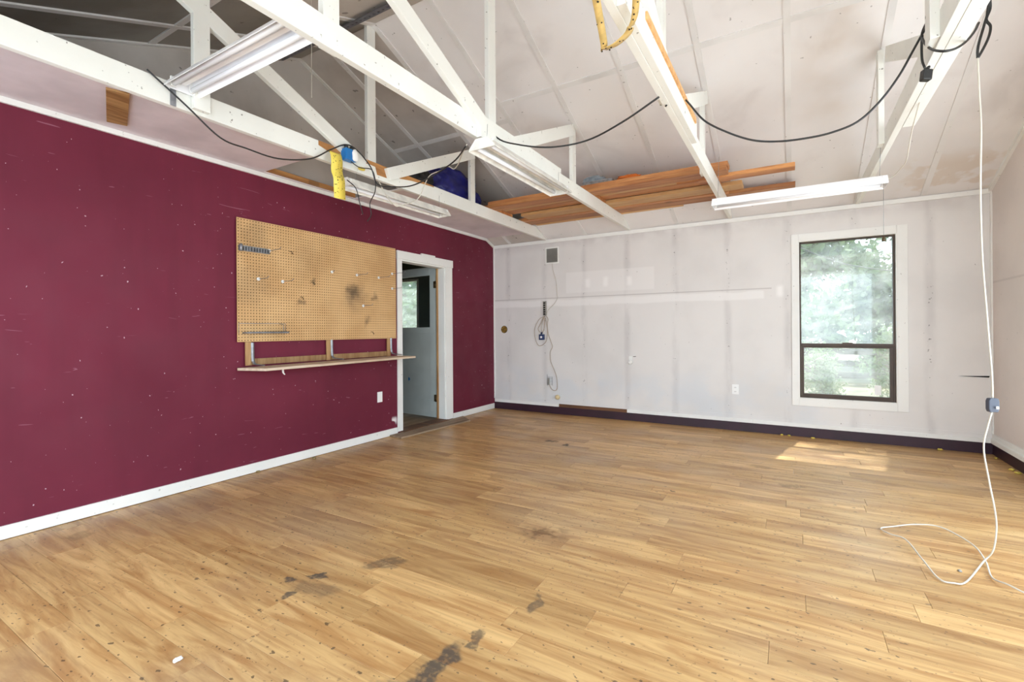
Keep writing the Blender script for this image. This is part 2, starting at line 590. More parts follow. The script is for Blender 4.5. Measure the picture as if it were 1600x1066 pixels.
def catmull(pts, k=6):
    P = [Vector(p) for p in pts]
    P = [P[0] * 2 - P[1]] + P + [P[-1] * 2 - P[-2]]
    out = []
    for i in range(1, len(P) - 2):
        for j in range(k):
            u = j / k
            a, b, c_, d = P[i - 1], P[i], P[i + 1], P[i + 2]
            out.append(0.5 * ((2 * b) + (c_ - a) * u + (2 * a - 5 * b + 4 * c_ - d) * u * u + (3 * b - a - 3 * c_ + d) * u ** 3))
    out.append(P[-2])
    return out


def empty(name, loc=(0, 0, 0), rz=0.0):
    o = bpy.data.objects.new(name, None)
    COL.objects.link(o)
    o.location = loc
    o.rotation_euler = (0, 0, rz)
    o.empty_display_size = 0.1
    return o


def tag(o, label, cat, group=None, kind=None):
    o['label'] = label
    o['category'] = cat
    if group:
        o['group'] = group
    if kind:
        o['kind'] = kind
    return o


def struct(o, label=None):
    o['kind'] = 'structure'
    if label:
        o['label'] = label
    return o


def plabel(o, label):
    o['label'] = label
    return o


# ------------------------------------------------------------------ room dimensions
XL, XR, YF, YB = -3.965, 1.62, -0.415, 6.135
RY, RZ, SL = 2.86, 3.82, 0.40


def zr(y):
    return RZ - SL * abs(RY - y)


# ---- floor
fl = MB().box(-4.06, XR + 0.1, YF - 0.1, YB + 0.1, -0.06, -0.012).build('floor', 'concrete')
struct(fl, 'worn honey-brown laminate plank floor with black stains')
row_h = 0.1455
y = YF
row = 0
cnt = 0
meshes = {}
while y < YB - 0.001:
    y1 = min(y + row_h, YB)
    x = XL - random.uniform(0.0, 0.9)
    while x < XR:
        L = random.choice((0.78, 0.95, 1.15, 1.22))
        x1 = x + L
        a, b = max(x, XL), min(x1, XR)
        if XR - b < 0.12:
            b = XR
            x1 = XR
        if b - a > 0.03:
            g_ = 0.0011
            k = (round(b - a, 3), round(y1 - y, 3))
            if k not in meshes:
                hw, hh, t_ = (b - a) / 2 - g_ / 2, (y1 - y) / 2 - g_ / 2, 0.012
                c_ = 0.0008
                mb = MB()
                vs = []
                for (z, i) in ((-t_, 0), (-c_, 0), (0, c_)):
                    vs += [(-hw + i, -hh + i, z), (hw - i, -hh + i, z), (hw - i, hh - i, z), (-hw + i, hh - i, z)]
                fs = [(8, 9, 10, 11)]
                for l in (0, 4):
                    for q in range(4):
                        fs.append((l + q, l + (q + 1) % 4, l + 4 + (q + 1) % 4, l + 4 + q))
                mb.add(vs, fs)
                p = mb.build('plank', 'laminate', fl)
                meshes[k] = p.data
            else:
                p = bpy.data.objects.new('plank', meshes[k])
                COL.objects.link(p)
                p.parent = fl
            p.location = ((a + b) / 2, (y + y1) / 2, random.uniform(-0.0003, 0.0003))
            cnt += 1
        x = x1
    y += row_h
    row += 1
print('planks', cnt)

# ---- wall left (burgundy) with door hole, wall plate and gable above
DY0, DY1, DZ = 4.115, 4.93, 2.05
mb = MB()
TX0, TX1 = -4.06, XL
mb.box(TX0, TX1, YF, DY0, 0, 2.59)
mb.box(TX0, TX1, DY0, DY1, DZ, 2.59)
mb.prism([(DY1, 0), (YB, 0), (YB, 2.50), (5.93, 2.59), (DY1, 2.59)], 'X', TX0, TX1)
wl = struct(mb.build('wall_left', 'burgundy_paint'), 'burgundy painted wall with a doorway')
for (a, b) in ((YF, 2.40), (2.40, 4.6)):
    MB().box(-4.055, -3.975, a + 0.002, b - 0.002, 2.592, 2.628).build('wall_plate', 'raw_timber', wl)
# trim on top edge and chamfer
tr1 = MB()
tr1.box(XL, XL + 0.018, YF, 5.93, 2.553, 2.588)
tr1.prism([(5.925, 2.553), (YB - 0.01, 2.469), (YB - 0.01, 2.505), (5.925, 2.588)], 'X', XL, XL + 0.018)
struct(tr1.build('trim_1', 'trim_paint'), 'thin white trim along the top of the burgundy wall')
tr2 = MB()
tr2.box(XL, XL + 0.014, YB - 0.016, YB, 0.16, 2.47)
struct(tr2.build('trim_2', 'trim_paint'), 'thin white corner bead beside the burgundy wall')
# baseboards left
bl = MB()
bl.box(XL, XL + 0.014, YF, 4.035, 0.004, 0.082)
bl.box(XL, XL + 0.014, 5.085, YB - 0.025, 0.004, 0.082)
struct(bl.build('baseboard_left', 'trim_paint', bevel=0.002), 'white baseboard under the burgundy wall')

# gable end wall above loft, seen past the first truss
gx0, gx1 = -4.12, -4.062
g = MB().prism([(YF, 2.6), (YB, 2.5), (YB, zr(YB)), (RY, RZ), (YF, zr(YF))], 'X', gx0, gx1)
struct(g.build('wall_gable', 'pale_grey_board'), 'grey gable wall above the burgundy wall')
gt = MB()
for s in (0, 1):
    a, b = (RY, YB) if s else (RY, YF)
    gt.beam((gx1 + 0.02, a, zr(a) - 0.008), (gx1 + 0.02, b, zr(b) - 0.008), 0.035, 0.012)
struct(gt.build('trim_3', 'trim_paint'), 'white batten where the gable wall meets the roof')

# ---- back wall with window hole
WX0, WX1, WZ0, WZ1 = 0.062, 0.918, 0.425, 2.165
mb = MB()
Y0, Y1 = YB, YB + 0.12
mb.box(XL - 0.095, WX0, Y0, Y1, 0.0, 2.56)
mb.box(WX0, WX1, Y0, Y1, 0.0, WZ0)
mb.box(WX0, WX1, Y0, Y1, WZ1, 2.56)
mb.box(WX1, XR + 0.1, Y0, Y1, 0.0, 2.56)
struct(mb.build('wall_back', 'back_drywall'), 'dirty white back wall with ghosted stud lines')
MBb = MB().box(XL, XR, YB - 0.004, YB, 0.0, 0.106)
struct(MBb.build('baseboard_back', 'dark_purple_paint'), 'dark purple painted strip along the foot of the back wall')
lt = empty('trim_4', (0, YB, 0.1))
struct(lt, 'white lower trim along the back wall, one length missing')
for (a, b) in ((XL + 0.014, -2.87), (-1.88, -0.4), (-0.398, XR)):
    o = MB().box(a, b, -0.022, 0, 0.006, 0.048).build('trim_strip', 'trim_paint', lt, bevel=0.002)
plabel(MB().box(-2.868, -1.882, -0.010, 0, 0.004, 0.046).build('nailing_strip', 'brown_plank', lt), 'bare brown wood strip where the trim is missing')
cv = MB().prism([(YB, 2.462), (YB - 0.014, 2.462), (YB - 0.02, 2.505), (YB, 2.503)], 'X', XL, XR)
struct(cv.build('trim_5', 'trim_paint'), 'white trim between back wall and ceiling')
# faint wood ledge above trim
lw = MB().box(XL + 0.014, XR, YB - 0.008, YB, 0.148, 0.19)
struct(lw.build('trim_6', 'back_drywall'), 'thin white ledge strip above the lower back trim')

# ---- right wall, its unseen door opening enlarged to admit more light
mb = MB()
OY0, OY1, OZ = 0.4, 4.3, 2.40
X0, X1 = XR, XR + 0.12
mb.box(X0, X1, YF, OY0, 0, 2.505)
mb.box(X0, X1, OY0, OY1, OZ, 2.505)
mb.box(X0, X1, OY1, YB, 0, 2.505)
mb.prism([(YF, 2.505), (YB, 2.505), (RY, RZ + 0.01)], 'X', X0, X1)
struct(mb.build('wall_right', 'side_drywall'), 'pinkish white right wall')
struct(MB().box(XR - 0.004, XR, OY1, YB, 0.0, 0.106).build('baseboard_right', 'dark_purple_paint'), 'dark purple strip along the foot of the right wall')
rt = MB()
rt.box(XR - 0.022, XR, OY1, YB, 0.106, 0.148)
rt.box(XR - 0.008, XR, OY1, YB, 0.148, 0.195)
rt.box(XR - 0.012, XR, YB - 0.03, YB, 0.195, 2.47)
struct(rt.build('trim_7', 'trim_paint', bevel=0.002), 'white trim along the right wall foot and corner')
rb = MB()
rb.beam((XR - 0.012, YB, zr(YB) - 0.012), (XR - 0.012, RY, zr(RY) - 0.012), 0.024, 0.05)
rb.beam((XR - 0.012, YF, zr(YF) - 0.012), (XR - 0.012, RY, zr(RY) - 0.012), 0.024, 0.05)
struct(rb.build('trim_8', 'trim_paint'), 'white batten between right wall and sloped ceiling')
# dark split in the drywall near the right corner
tag(MB().prism([(1.38, 0.728), (1.595, 0.722), (1.60, 0.738)], 'Y', YB - 0.006, YB - 0.001).build('drywall_split', 'dark_hole'),
    'dark horizontal split in the wall beside the right corner', 'crack')

# ---- front wall behind the camera, its unseen opening widened for light
mb = MB()
Y0, Y1 = YF - 0.12, YF
GX0, GX1, GZ = -3.7, 1.5, 2.42
mb.box(XL - 0.095, GX0, Y0, Y1, 0, 2.51)
mb.box(GX0, GX1, Y0, Y1, GZ, 2.51)
mb.box(GX1, XR + 0.12, Y0, Y1, 0, 2.51)
struct(mb.build('wall_front', 'back_drywall'), 'unseen front wall with a wide opening added to let light in')

# ---- ceiling: deck, boards and battens
cl = MB()
for s in (0, 1):
    a = YB + 0.3 if s else YF - 0.3
    poly = [(RY, RZ + 0.013), (a, zr(a) + 0.013), (a, zr(a) + 0.09), (RY, RZ + 0.09)]
    cl.prism(poly, 'X', -7.8, XR + 0.3)
ceil = struct(cl.build('ceiling', 'ceiling_board'), 'white gable ceiling of boards and battens')
BX = [-4.062, -3.66, -3.055, -2.445, -1.835, -1.235, -0.625, -0.02, 0.588, 1.125, XR]
for s in (1, 0):
    for i in range(len(BX) - 1):
        cy = (4.09 if BX[i] < -2.5 else 3.90) if s else (1.63 if BX[i] < -2.5 else 1.82)
        end = YB if s else YF
        for (a, b) in ((RY, cy), (cy, end)):
            d = 0.0015 * (1 if b > a else -1)
            a2, b2 = a + d, b - d
            mb = MB().prism([(a2, zr(a2)), (b2, zr(b2)), (b2, zr(b2) + 0.011), (a2, zr(a2) + 0.011)], 'X', BX[i] + 0.0015, BX[i + 1] - 0.0015)
            mb.build('ceiling_board', ('ceiling_board' if (BX[i] > -1.9 or (BX[i] > -3.0 and b == YB)) else 'dark_grey_board' if (not s and BX[i] < -3.5) else 'pale_grey_board' if (not s or BX[i] < -3.5) else 'ceiling_board'), ceil)
        mb = MB()
        mb.beam((BX[i] + 0.023, cy, zr(cy) - 0.004), (BX[i + 1] - 0.023, cy, zr(cy) - 0.004), 0.05, 0.009, side=(0, 1, SL * (-1 if s else 1)))
        mb.build('batten', 'batten_paint', ceil)
    for x in BX[1:-1]:
        end = YB - 0.02 if s else YF
        mb = MB().beam((x, RY, RZ - 0.005), (x, end, zr(end) - 0.005), 0.046, 0.012)
        mb.build('batten', 'batten_paint', ceil)

# ---- strip ceiling between burgundy wall and first truss, with an open hatch
sc = MB()
SX0, SX1 = XL + 0.002, -3.081
sc.box(SX0, SX1, YF, 2.42, 2.59, 2.602)
sc.box(SX0, SX1, 3.41, 5.925, 2.59, 2.602)
sc.box(SX0, XL + 0.03, 2.42, 3.41, 2.59, 2.602)
struct(sc.build('ceiling_strip', 'pink_board'), 'flat pinkish white strip of ceiling beside the burgundy wall with an open hatch')
struct(MB().box(SX0 + 0.3, SX1, 3.385, 3.425, 2.578, 2.589).build('trim_9', 'trim_paint'), 'short white batten at the hatch edge')
hb = MB().box(-3.94, -3.91, 2.43, 3.40, 2.60, 2.64).build('trim_10', 'raw_timber')
struct(hb, 'bare brown timber edge of the ceiling hatch')
o = MB().beam((-3.30, 1.17, 2.583), (-3.81, 1.345, 2.583), 0.105, 0.014, side=(0, 1, 0)).build('ceiling_patch', 'patch_timber', bevel=0.002)
tag(o, 'small bare plywood patch on the pinkish ceiling strip above the burgundy wall', 'wood patch')

# ------------------------------------------------------------------ trusses
TRX = [-3.06, -1.83, -0.62, 0.60]
TLAB = ['white painted roof truss nearest the burgundy wall, its bottom chord chipped to brown wood',
        'white roof truss carrying the grime-flecked strip light alongside its bottom chord',
        'white roof truss with the flypaper and an exposed brown plywood edge',
        'white roof truss furthest right, with the black cord looped over it']
trusses = []
CZ0, CZ1, TW = 2.50, 2.634, 0.038


def web(name, tr, p, q, h, w=TW, off=0.0):
    x = off
    return MB().beam((x, p[0], p[1]), (x, q[0], q[1]), w, h).build(name, 'truss_paint', tr, bevel=0.0025)


for i, X in enumerate(TRX):
    tr = empty('roof_truss', (X, RY, 0))
    tr.location = (X, 0, 0)
    tag(tr, TLAB[i], 'roof truss', 'roof trusses')
    yb0, yb1 = YF + 0.002, YB - 0.022
    # chord, ends trimmed to the roof slope
    ze = zr(yb1) - 0.012
    yk = RY + (RZ - 0.012 - CZ1) / SL
    poly = [(yb0, CZ0), (yb1, CZ0), (yb1, max(ze, CZ0 + 0.004)), (yk, CZ1), (RY * 2 - yk, CZ1), (yb0, max(zr(yb0) - 0.012, CZ0 + 0.004))]
    MB().prism(poly, 'X', -TW / 2, TW / 2).build('bottom_chord', 'truss_paint', tr, bevel=0.0025)
    # verticals
    web('post', tr, (1.475, CZ0 + 0.02), (1.475, zr(1.475) - 0.014), 0.092, 0.036, -0.037 if i else 0.0372)
    web('king_post', tr, (2.86, CZ1 - (0.09 if i < 3 else 0.125)), (2.86, RZ - 0.012), 0.092, 0.036, -0.037)
    web('post', tr, (4.345, CZ0 + 0.03), (4.345, zr(4.345) - 0.014), 0.088, 0.036, -0.037)
    # diagonals
    web('diagonal', tr, (1.35, 3.175), (2.72, 2.565), 0.105, 0.036, 0.0375)
    web('diagonal', tr, (4.27, 3.155), (2.98, 2.565), 0.105, 0.036, 0.0 if i else 0.0375)
    # sistered boards
    if i == 0:
        pass
    elif i == 1:
        MB().prism([(2.60, CZ0 - 0.004), (3.87, CZ0 - 0.004), (3.87, 2.648), (2.60, 2.648)], 'X', 0.02, 0.056).build('sister_board', 'truss_paint', tr, bevel=0.002)
    elif i == 2:
        MB().prism([(1.85, CZ0 + 0.002), (3.50, CZ0 + 0.002), (3.50, 2.64), (1.85, 2.64)], 'X', 0.02, 0.056).build('sister_board', 'truss_paint', tr, bevel=0.002)
        plabel(MB().prism([(2.15, 2.606), (3.42, 2.606), (3.42, 2.641), (2.15, 2.641)], 'X', 0.0565, 0.066).build('plywood_edge', 'fir_pale', tr), 'unpainted plywood strip')
    else:
        MB().prism([(2.3, CZ0 - 0.002), (3.93, CZ0 - 0.002), (3.93, 2.66), (2.3, 2.66)], 'X', 0.02, 0.085).build('sister_board', 'truss_paint', tr, bevel=0.002)
    trusses.append(tr)
# exposed brown wood on the first chord: broken paint along the top edge
t0 = trusses[0]
pts = [(2.30, 2.6), (2.42, 2.572), (2.52, 2.604), (2.66, 2.592), (2.8, 2.602), (2.86, 2.60), (2.88, 2.538), (3.02, 2.540), (3.04, 2.588),
       (3.16, 2.58), (3.3, 2.60), (3.45, 2.612), (3.62, 2.622), (3.62, 2.6345), (2.30, 2.6345)]
plabel(MB().prism(pts, 'X', TW / 2 - 0.001, TW / 2 + 0.0016).build('bare_wood', 'raw_timber', t0), 'brown wood where the white paint has broken off')

# wooden nailer blocks near the web tops (light brackets of trusses)
# perforated steel strap along the ridge
st = MB()
yy = 2.63
zz = zr(2.63)
hw = 0.045
nrm = Vector((0, -SL, 1)).normalized()
al = Vector((0, 1, SL)).normalized()
base = Vector((0, yy, zz)) - nrm * 0.03
x = -4.04
cell = 0.05
vs, fs = [], []
while x < -2.2:
    for side in (-1, 1):
        pass
    # cell frame with an oblong slot
    outer = [(0, -hw), (cell, -hw), (cell, hw), (0, hw)]
    inner = [(cell * .28, -hw * .14), (cell * .72, -hw * .14), (cell * .72, hw * .32), (cell * .28, hw * .32)]
    o_ = len(vs)
    for (a, b) in outer + inner:
        p = base + Vector((x + a, 0, 0)) + al * b
        vs.append(p)
    for q in range(4):
        fs.append((o_ + q, o_ + (q + 1) % 4, o_ + 4 + (q + 1) % 4, o_ + 4 + q))
    x += cell
st.add(vs, fs)
a0 = base + al * hw
st.add([Vector((-4.04, 0, 0)) + a0, Vector((x, 0, 0)) + a0, Vector((x, 0, 0)) + a0 + nrm * 0.028, Vector((-4.04, 0, 0)) + a0 + nrm * 0.028], [(0, 1, 2, 3)])
o = st.build('perforated_rail', 'perforated_steel')
sm = o.modifiers.new('solid', 'SOLIDIFY')
sm.thickness = 0.003
tag(o, 'grey perforated steel angle rail fixed under the ridge of the ceiling', 'metal rail')


# ------------------------------------------------------------------ strip lights
def shop_light(loc, rz, label, half=0.095, length=1.22, dirty=False, tilt=0.0, tubes=True):
    t = empty('strip_light', loc, rz)
    if tilt:
        t.rotation_euler = (tilt, 0, rz)
    mt = 'fixture_dirty' if dirty else 'fixture_white'
    h = 0.058
    L = length / 2
    a, b, th = half, half * 0.5, 0.0025
    outer = [(-a - 0.006, -0.012), (-a, 0), (-b, h), (b, h), (a, 0), (a + 0.006, -0.012)]
    mb = MB()
    n = len(outer)
    vs = [(-L, p[0], p[1]) for p in outer] + [(L, p[0], p[1]) for p in outer]
    mb.add(vs, [(i, i + 1, n + i + 1, n + i) for i in range(n - 1)])
    o = mb.build('reflector', mt, t)
    s = o.modifiers.new('solid', 'SOLIDIFY')
    s.thickness = th
    # ballast cover (V shaped) along the centre
    MB().prism([(-0.026, h - 0.003), (-0.012, 0.022), (0.012, 0.022), (0.026, h - 0.003)], 'X', -L + 0.03, L - 0.03).build('ballast_cover', mt, t)
    for s_ in (-1, 1):
        x = s_ * L
        p = [(-a - 0.004, -0.010), (a + 0.004, -0.010), (a, 0.004), (b, h + 0.002), (-b, h + 0.002), (-a, 0.004)]
        MB().prism(p, 'X', x - 0.0015, x + 0.0015).build('end_plate', mt, t)
        for q in (-1, 1):
            c_ = q * half * 0.56
            MB().box(x - s_ * 0.022 - 0.006, x - s_ * 0.022 + 0.006, c_ - 0.014, c_ + 0.014, -0.004, 0.05).build('lamp_holder', 'white_plastic', t)
    if tubes:
        for q in (-1, 1):
            c_ = q * half * 0.56
            MB().tube([(-L + 0.03, c_, 0.012), (L - 0.03, c_, 0.012)], 0.015, 12).build('tube', 'tube_glass', t)
    tag(t, label, 'light fixture', 'fluorescent strip lights')
    return t


l1 = shop_light((-2.44, 1.37, 2.60), 0, 'white two-tube strip light spanning crosswise between the two leftmost trusses', 0.088, 1.17)
l2 = shop_light((-1.715, 3.13, 2.385), PI / 2, 'speckled white strip light hanging lengthwise under the second truss', 0.098, 1.22, True)
l3 = shop_light((-3.05, 3.17, 2.37), PI / 2 - 0.03, 'white strip light hanging just below the hatch beside the burgundy wall', 0.075, 1.22, True)
l4 = shop_light((0.01, 4.45, 2.27), 0.0, 'clean white strip light hanging level in front of the window wall', 0.085, 1.2)
# hanging wires for lights
for (t_, pairs) in ((l2, ((-0.55, 0.115), (0.55, 0.115))), (l3, ((-0.50, 0.125), (0.52, 0.13))), (l4, ((-0.56, 0.37), (0.56, 0.37)))):
    for (x, zt) in pairs:
        MB().tube([(x, 0, 0.058), (x + 0.01, 0, 0.058 + zt)], 0.0014, 5).build('hanging_wire', 'grey_metal', t_)
pc = MB()
pc.tube([(0.575, -0.05, 0.0), (0.575, -0.05, -0.40)], 0.0012, 5)
pc.build('pull_chain', 'grey_metal', l4)
MB().tube([(0.575, -0.05, -0.39), (0.575, -0.05, -0.402), (0.575, -0.05, -0.425), (0.575, -0.05, -0.432)], [0.003, 0.008, 0.015, 0.011], 12).build('pull_bob', 'hinge_metal', l4)
MB().box(-0.30, -0.262, -0.11, -0.095, 0.0, 0.04)
# metal clip that fixes the first light to the chord
plabel(MB().box(-0.600, -0.597, -0.05, -0.02, -0.10, 0.02).build('mounting_strap', 'grey_metal', l1), 'galvanised strap')

# ------------------------------------------------------------------ stored timber on the chords
bd = [
    # x0, x1, y0, y1, z0, z1, mat, label
    (-3.15, -0.50, 4.62, 4.80, 0, 'fir_board', 'brown fir board at the near edge of the stored lumber'),
    (-3.04, -1.00, 4.81, 4.99, 1, 'fir_pale', 'pale short board behind the near edge board of the stored lumber'),
    (-0.78, 0.03, 4.86, 4.995, 0, 'fir_board', 'upper of the two narrow boards jutting out past the third truss'),
    (-3.04, -0.52, 5.00, 5.16, 1, 'fir_board', 'fir board in the middle of the stored lumber'),
    (-2.93, -0.42, 5.17, 5.375, 0, 'fir_pale', 'pale board ending just short of the jutting boards'),
    (-3.10, -0.57, 5.405, 5.49, 0, 'fir_board', 'narrow dark brown board near the back wall in the stored lumber'),
    (-1.84, 0.035, 5.50, 5.69, 0, 'fir_board', 'lower of the two boards jutting out past the third truss'),
    (-3.13, -1.86, 5.50, 5.68, 0, 'fir_board', 'short brown board closest to the back wall over the first bay'),
    (-3.00, -1.08, 5.692, 5.755, 0, 'fir_pale', 'thin pale board furthest back against the sloped ceiling'),
    (-3.07, -0.49, 4.63, 4.79, 1, 'fir_board', 'upper fir board stacked on the near edge board'),
    (-2.90, -0.62, 4.98, 5.15, 2, 'fir_board', 'upper fir board stacked in the middle of the lumber'),
]
for (x0, x1, y0, y1, lv, mt, lab) in bd:
    z0 = CZ1 + 0.002 + lv * 0.0385
    if lv == 0 and x0 < -1.2:
        pass
    o = MB().box(x0, x1, y0, y1, z0, z0 + 0.037).build('lumber_board', mt, bevel=0.002)
    tag(o, lab, 'wooden board', 'boards laid across the trusses')


for (x, nm) in ((-3.06, 'first'), (-1.83, 'second'), (-0.62, 'third')):
    o = MB().box(x - 0.017, x + 0.017, 4.815, 5.155, CZ1 + 0.002, CZ1 + 0.039)
    if x == -0.62:
        o = MB().box(x - 0.017, x + 0.017, 5.01, 5.155, CZ1 + 0.002, CZ1 + 0.039)
    tag(o.build('wood_spacer', 'fir_board'), 'short wood spacer under the raised boards on the %s truss from the burgundy wall' % nm, 'spacer')


# ------------------------------------------------------------------ lumpy bags and cloth
def lump(name, mat, c_, size, parent=None, amp=0.16, freq=2.2, seed=0, res=(36, 24), fold=0.03, rz=0.0, power=0.8):
    mb = MB()
    nu, nv = res
    vs = []
    R = Matrix.Rotation(rz, 3, 'Z')
    for j in range(nv + 1):
        th = PI * j / nv
        for i in range(nu):
            ph = 2 * PI * i / nu
            f = lambda a: math.copysign(abs(a) ** power, a)
            d = Vector((f(math.sin(th)) * f(math.cos(ph)), f(math.sin(th)) * f(math.sin(ph)), f(math.cos(th))))
            n_ = mnoise.noise(d * freq + Vector((seed, seed * 1.7, 0)))
            cr = abs(mnoise.noise(d * freq * 2.3 + Vector((seed * 3.1, 5, seed))))
            r = 1 + amp * n_ - fold * 4 * cr
            p = Vector((d.x * size[0] * r, d.y * size[1] * r, d.z * size[2] * r))
            p = R @ p
            z = p.z + c_[2]
            zmin = c_[2] - size[2] * 0.86
            p.z = max(z, zmin)
            vs.append((p.x + c_[0], p.y + c_[1], p.z))
    fs = []
    for j in range(nv):
        for i in range(nu):
            i2 = (i + 1) % nu
            fs.append((j * nu + i, (j + 1) * nu + i, (j + 1) * nu + i2, j * nu + i2))
    mb.add(vs, fs, True)
    o = mb.build(name, mat, parent)
    return o


bag = lump('duffel_bag', 'blue_nylon', (-3.35, 4.31, 2.80), (0.20, 0.41, 0.225), seed=3, amp=0.22, fold=0.05, res=(64, 40))
tag(bag, 'crumpled royal blue nylon bag lying on the loft behind the first truss', 'bag')
zp = MB()
zp.tube([(-3.19, 3.86 + 0.10 * k, 2.865 - 0.006 * (k - 3) ** 2 + 0.01 * math.sin(k * 2.3)) for k in range(7)], 0.006, 6)
# black bag left of the blue bag, roll right of it
bb = lump('black_bag', 'black_nylon', (-3.30, 3.62, 2.715), (0.17, 0.19, 0.12), seed=8, amp=0.25, fold=0.06, res=(48, 30))
tag(bb, 'limp black bag lying left of the royal blue bag', 'bag')
o = MB().tube([(-3.21, 4.79, 2.668), (-3.22, 4.86, 2.67), (-3.23, 4.945, 2.672)], [0.05, 0.066, 0.066], 20)
o = o.build('black_hose', 'black_nylon')
tag(o, 'black rolled bundle wedged between the blue bag and the paper roll', 'rolled bundle')
o = MB().tube([(-3.25, 4.96, 2.672), (-3.31, 5.42, 2.672)], [0.068, 0.058], 22).build('paper_roll', 'paper_roll')
tag(o, 'off-white roll lying at the far end of the loft beyond the blue bag', 'roll')

# bundle of folded cloth on the boards
zt = CZ1 + 0.002 + 0.0385 * 2
c1 = empty('folded_cloth', (-1.70, 4.72, zt))
MB().box(-0.17, 0.14, -0.08, 0.10, 0.0, 0.018).build('fold', 'grey_cloth', c1, bevel=0.008)
MB().box(-0.165, 0.135, -0.075, 0.10, 0.019, 0.036).build('fold', 'grey_cloth', c1, bevel=0.008)
tag(c1, 'flat folded grey cloth on top of the stored lumber', 'cloth')
o = lump('crumpled_rag', 'blue_grey_cloth', (-1.80, 4.78, zt + 0.075), (0.12, 0.075, 0.045), seed=5, amp=0.3, fold=0.06)
tag(o, 'crumpled pale blue-grey rag on the folded grey cloth', 'rag')
o = lump('dark_rag', 'black_nylon', (-1.60, 4.885, zt + 0.03), (0.07, 0.045, 0.03), seed=6, amp=0.3, fold=0.06)
o.location.z += 0.0
tag(o, 'dark navy rag tucked beside the blue-grey rag', 'rag')
o = lump('orange_rag', 'orange_cloth', (-1.42, 4.73, zt + 0.03), (0.12, 0.05, 0.026), seed=9, amp=0.3, fold=0.06)
tag(o, 'bright orange rag on the stored lumber', 'rag')


# ------------------------------------------------------------------ cables
def cable(name, pts, r, mat, label=None, cat='cable', parent=None, k=6, group=None):
    o = MB().tube(catmull(pts, k), r, 8).build(name, mat, parent)
    if label:
        tag(o, label, cat, group)
    return o


cable('extension_cord', [(-3.02, 1.20, 2.64), (-3.015, 1.26, 2.60), (-3.01, 1.392, 2.515), (-3.005, 1.576, 2.394), (-3.0, 1.733, 2.379), (-3.0, 1.952, 2.381),
                         (-3.0, 2.201, 2.458), (-2.99, 2.367, 2.575), (-2.975, 2.50, 2.655), (-2.965, 2.60, 2.64), (-2.97, 2.743, 2.552),
                         (-2.95, 2.799, 2.421), (-2.8, 2.83, 2.384), (-2.65, 2.857, 2.372), (-2.45, 2.821, 2.38), (-2.25, 2.771, 2.404), (-2.05, 2.683, 2.416), (-1.85, 2.53, 2.42)], 0.0052, 'black_rubber',
      'black cord drooping along the first truss and across to the speckled strip light', 'cable')
xc = empty('extension_cord', (0, 0, 0))
cable('cord', [(-1.79, 2.60, 2.665), (-1.775, 2.795, 2.556), (-1.60, 2.80, 2.47), (-1.35, 2.78, 2.395), (-1.10, 2.78, 2.385), (-0.85, 2.70, 2.41), (-0.62, 2.64, 2.475)], 0.0055, 'black_rubber', parent=xc)
cable('cord', [(-0.62, 2.8, 2.49), (-0.604, 3.04, 2.662), (-0.541, 3.04, 2.59), (-0.45, 3.04, 2.459), (-0.327, 3.04, 2.362), (-0.192, 3.04, 2.285), (-0.064, 3.04, 2.25), (0.073, 3.04, 2.239), (0.189, 3.04, 2.245), (0.3, 3.04, 2.277), (0.393, 3.04, 2.36), (0.47, 3.04, 2.469), (0.521, 3.04, 2.57), (0.558, 3.04, 2.644), (0.565, 2.902, 2.643)], 0.0055, 'black_rubber', parent=xc)
cable('cord', [(0.565, 2.89, 2.659), (0.56, 3.012, 2.659), (0.556, 3.018, 2.617), (0.556, 2.883, 2.501), (0.575, 2.78, 2.428), (0.62, 2.791, 2.428), (0.68, 2.886, 2.489), (0.73, 2.967, 2.563), (0.76, 3.025, 2.627)], 0.0055, 'black_rubber', parent=xc)
cable('cord', [(0.556, 3.018, 2.632), (0.556, 3.033, 2.577), (0.556, 3.021, 2.509), (0.56, 2.992, 2.459)], 0.0055, 'black_rubber', parent=xc)
pb = MB().box(-0.02, 0.02, -0.016, 0.016, -0.026, 0.026)
pb.box(-0.006, 0.006, -0.018, 0.018, 0.026, 0.04)
p = pb.build('socket_block', 'black_rubber', xc, bevel=0.005)
p.location = (0.560, 2.968, 2.411)
p.rotation_euler = (0, 0.12, 0.4)
cable('cord', [(0.74, 3.15, 2.80), (0.83, 3.2, 2.86), (0.86, 3.25, 2.80), (0.845, 3.25, 2.74), (0.86, 3.25, 2.70), (0.85, 3.25, 2.64), (0.817, 3.25, 2.565), (0.812, 3.25, 2.57),
               (0.815, 3.25, 2.62), (0.838, 3.25, 2.72), (0.85, 3.25, 2.78), (0.84, 3.22, 2.86), (0.72, 3.15, 2.83)], 0.006, 'black_rubber', parent=xc)
tag(xc, 'heavy black cord slung from truss to truss and looped over the rightmost one', 'cable')

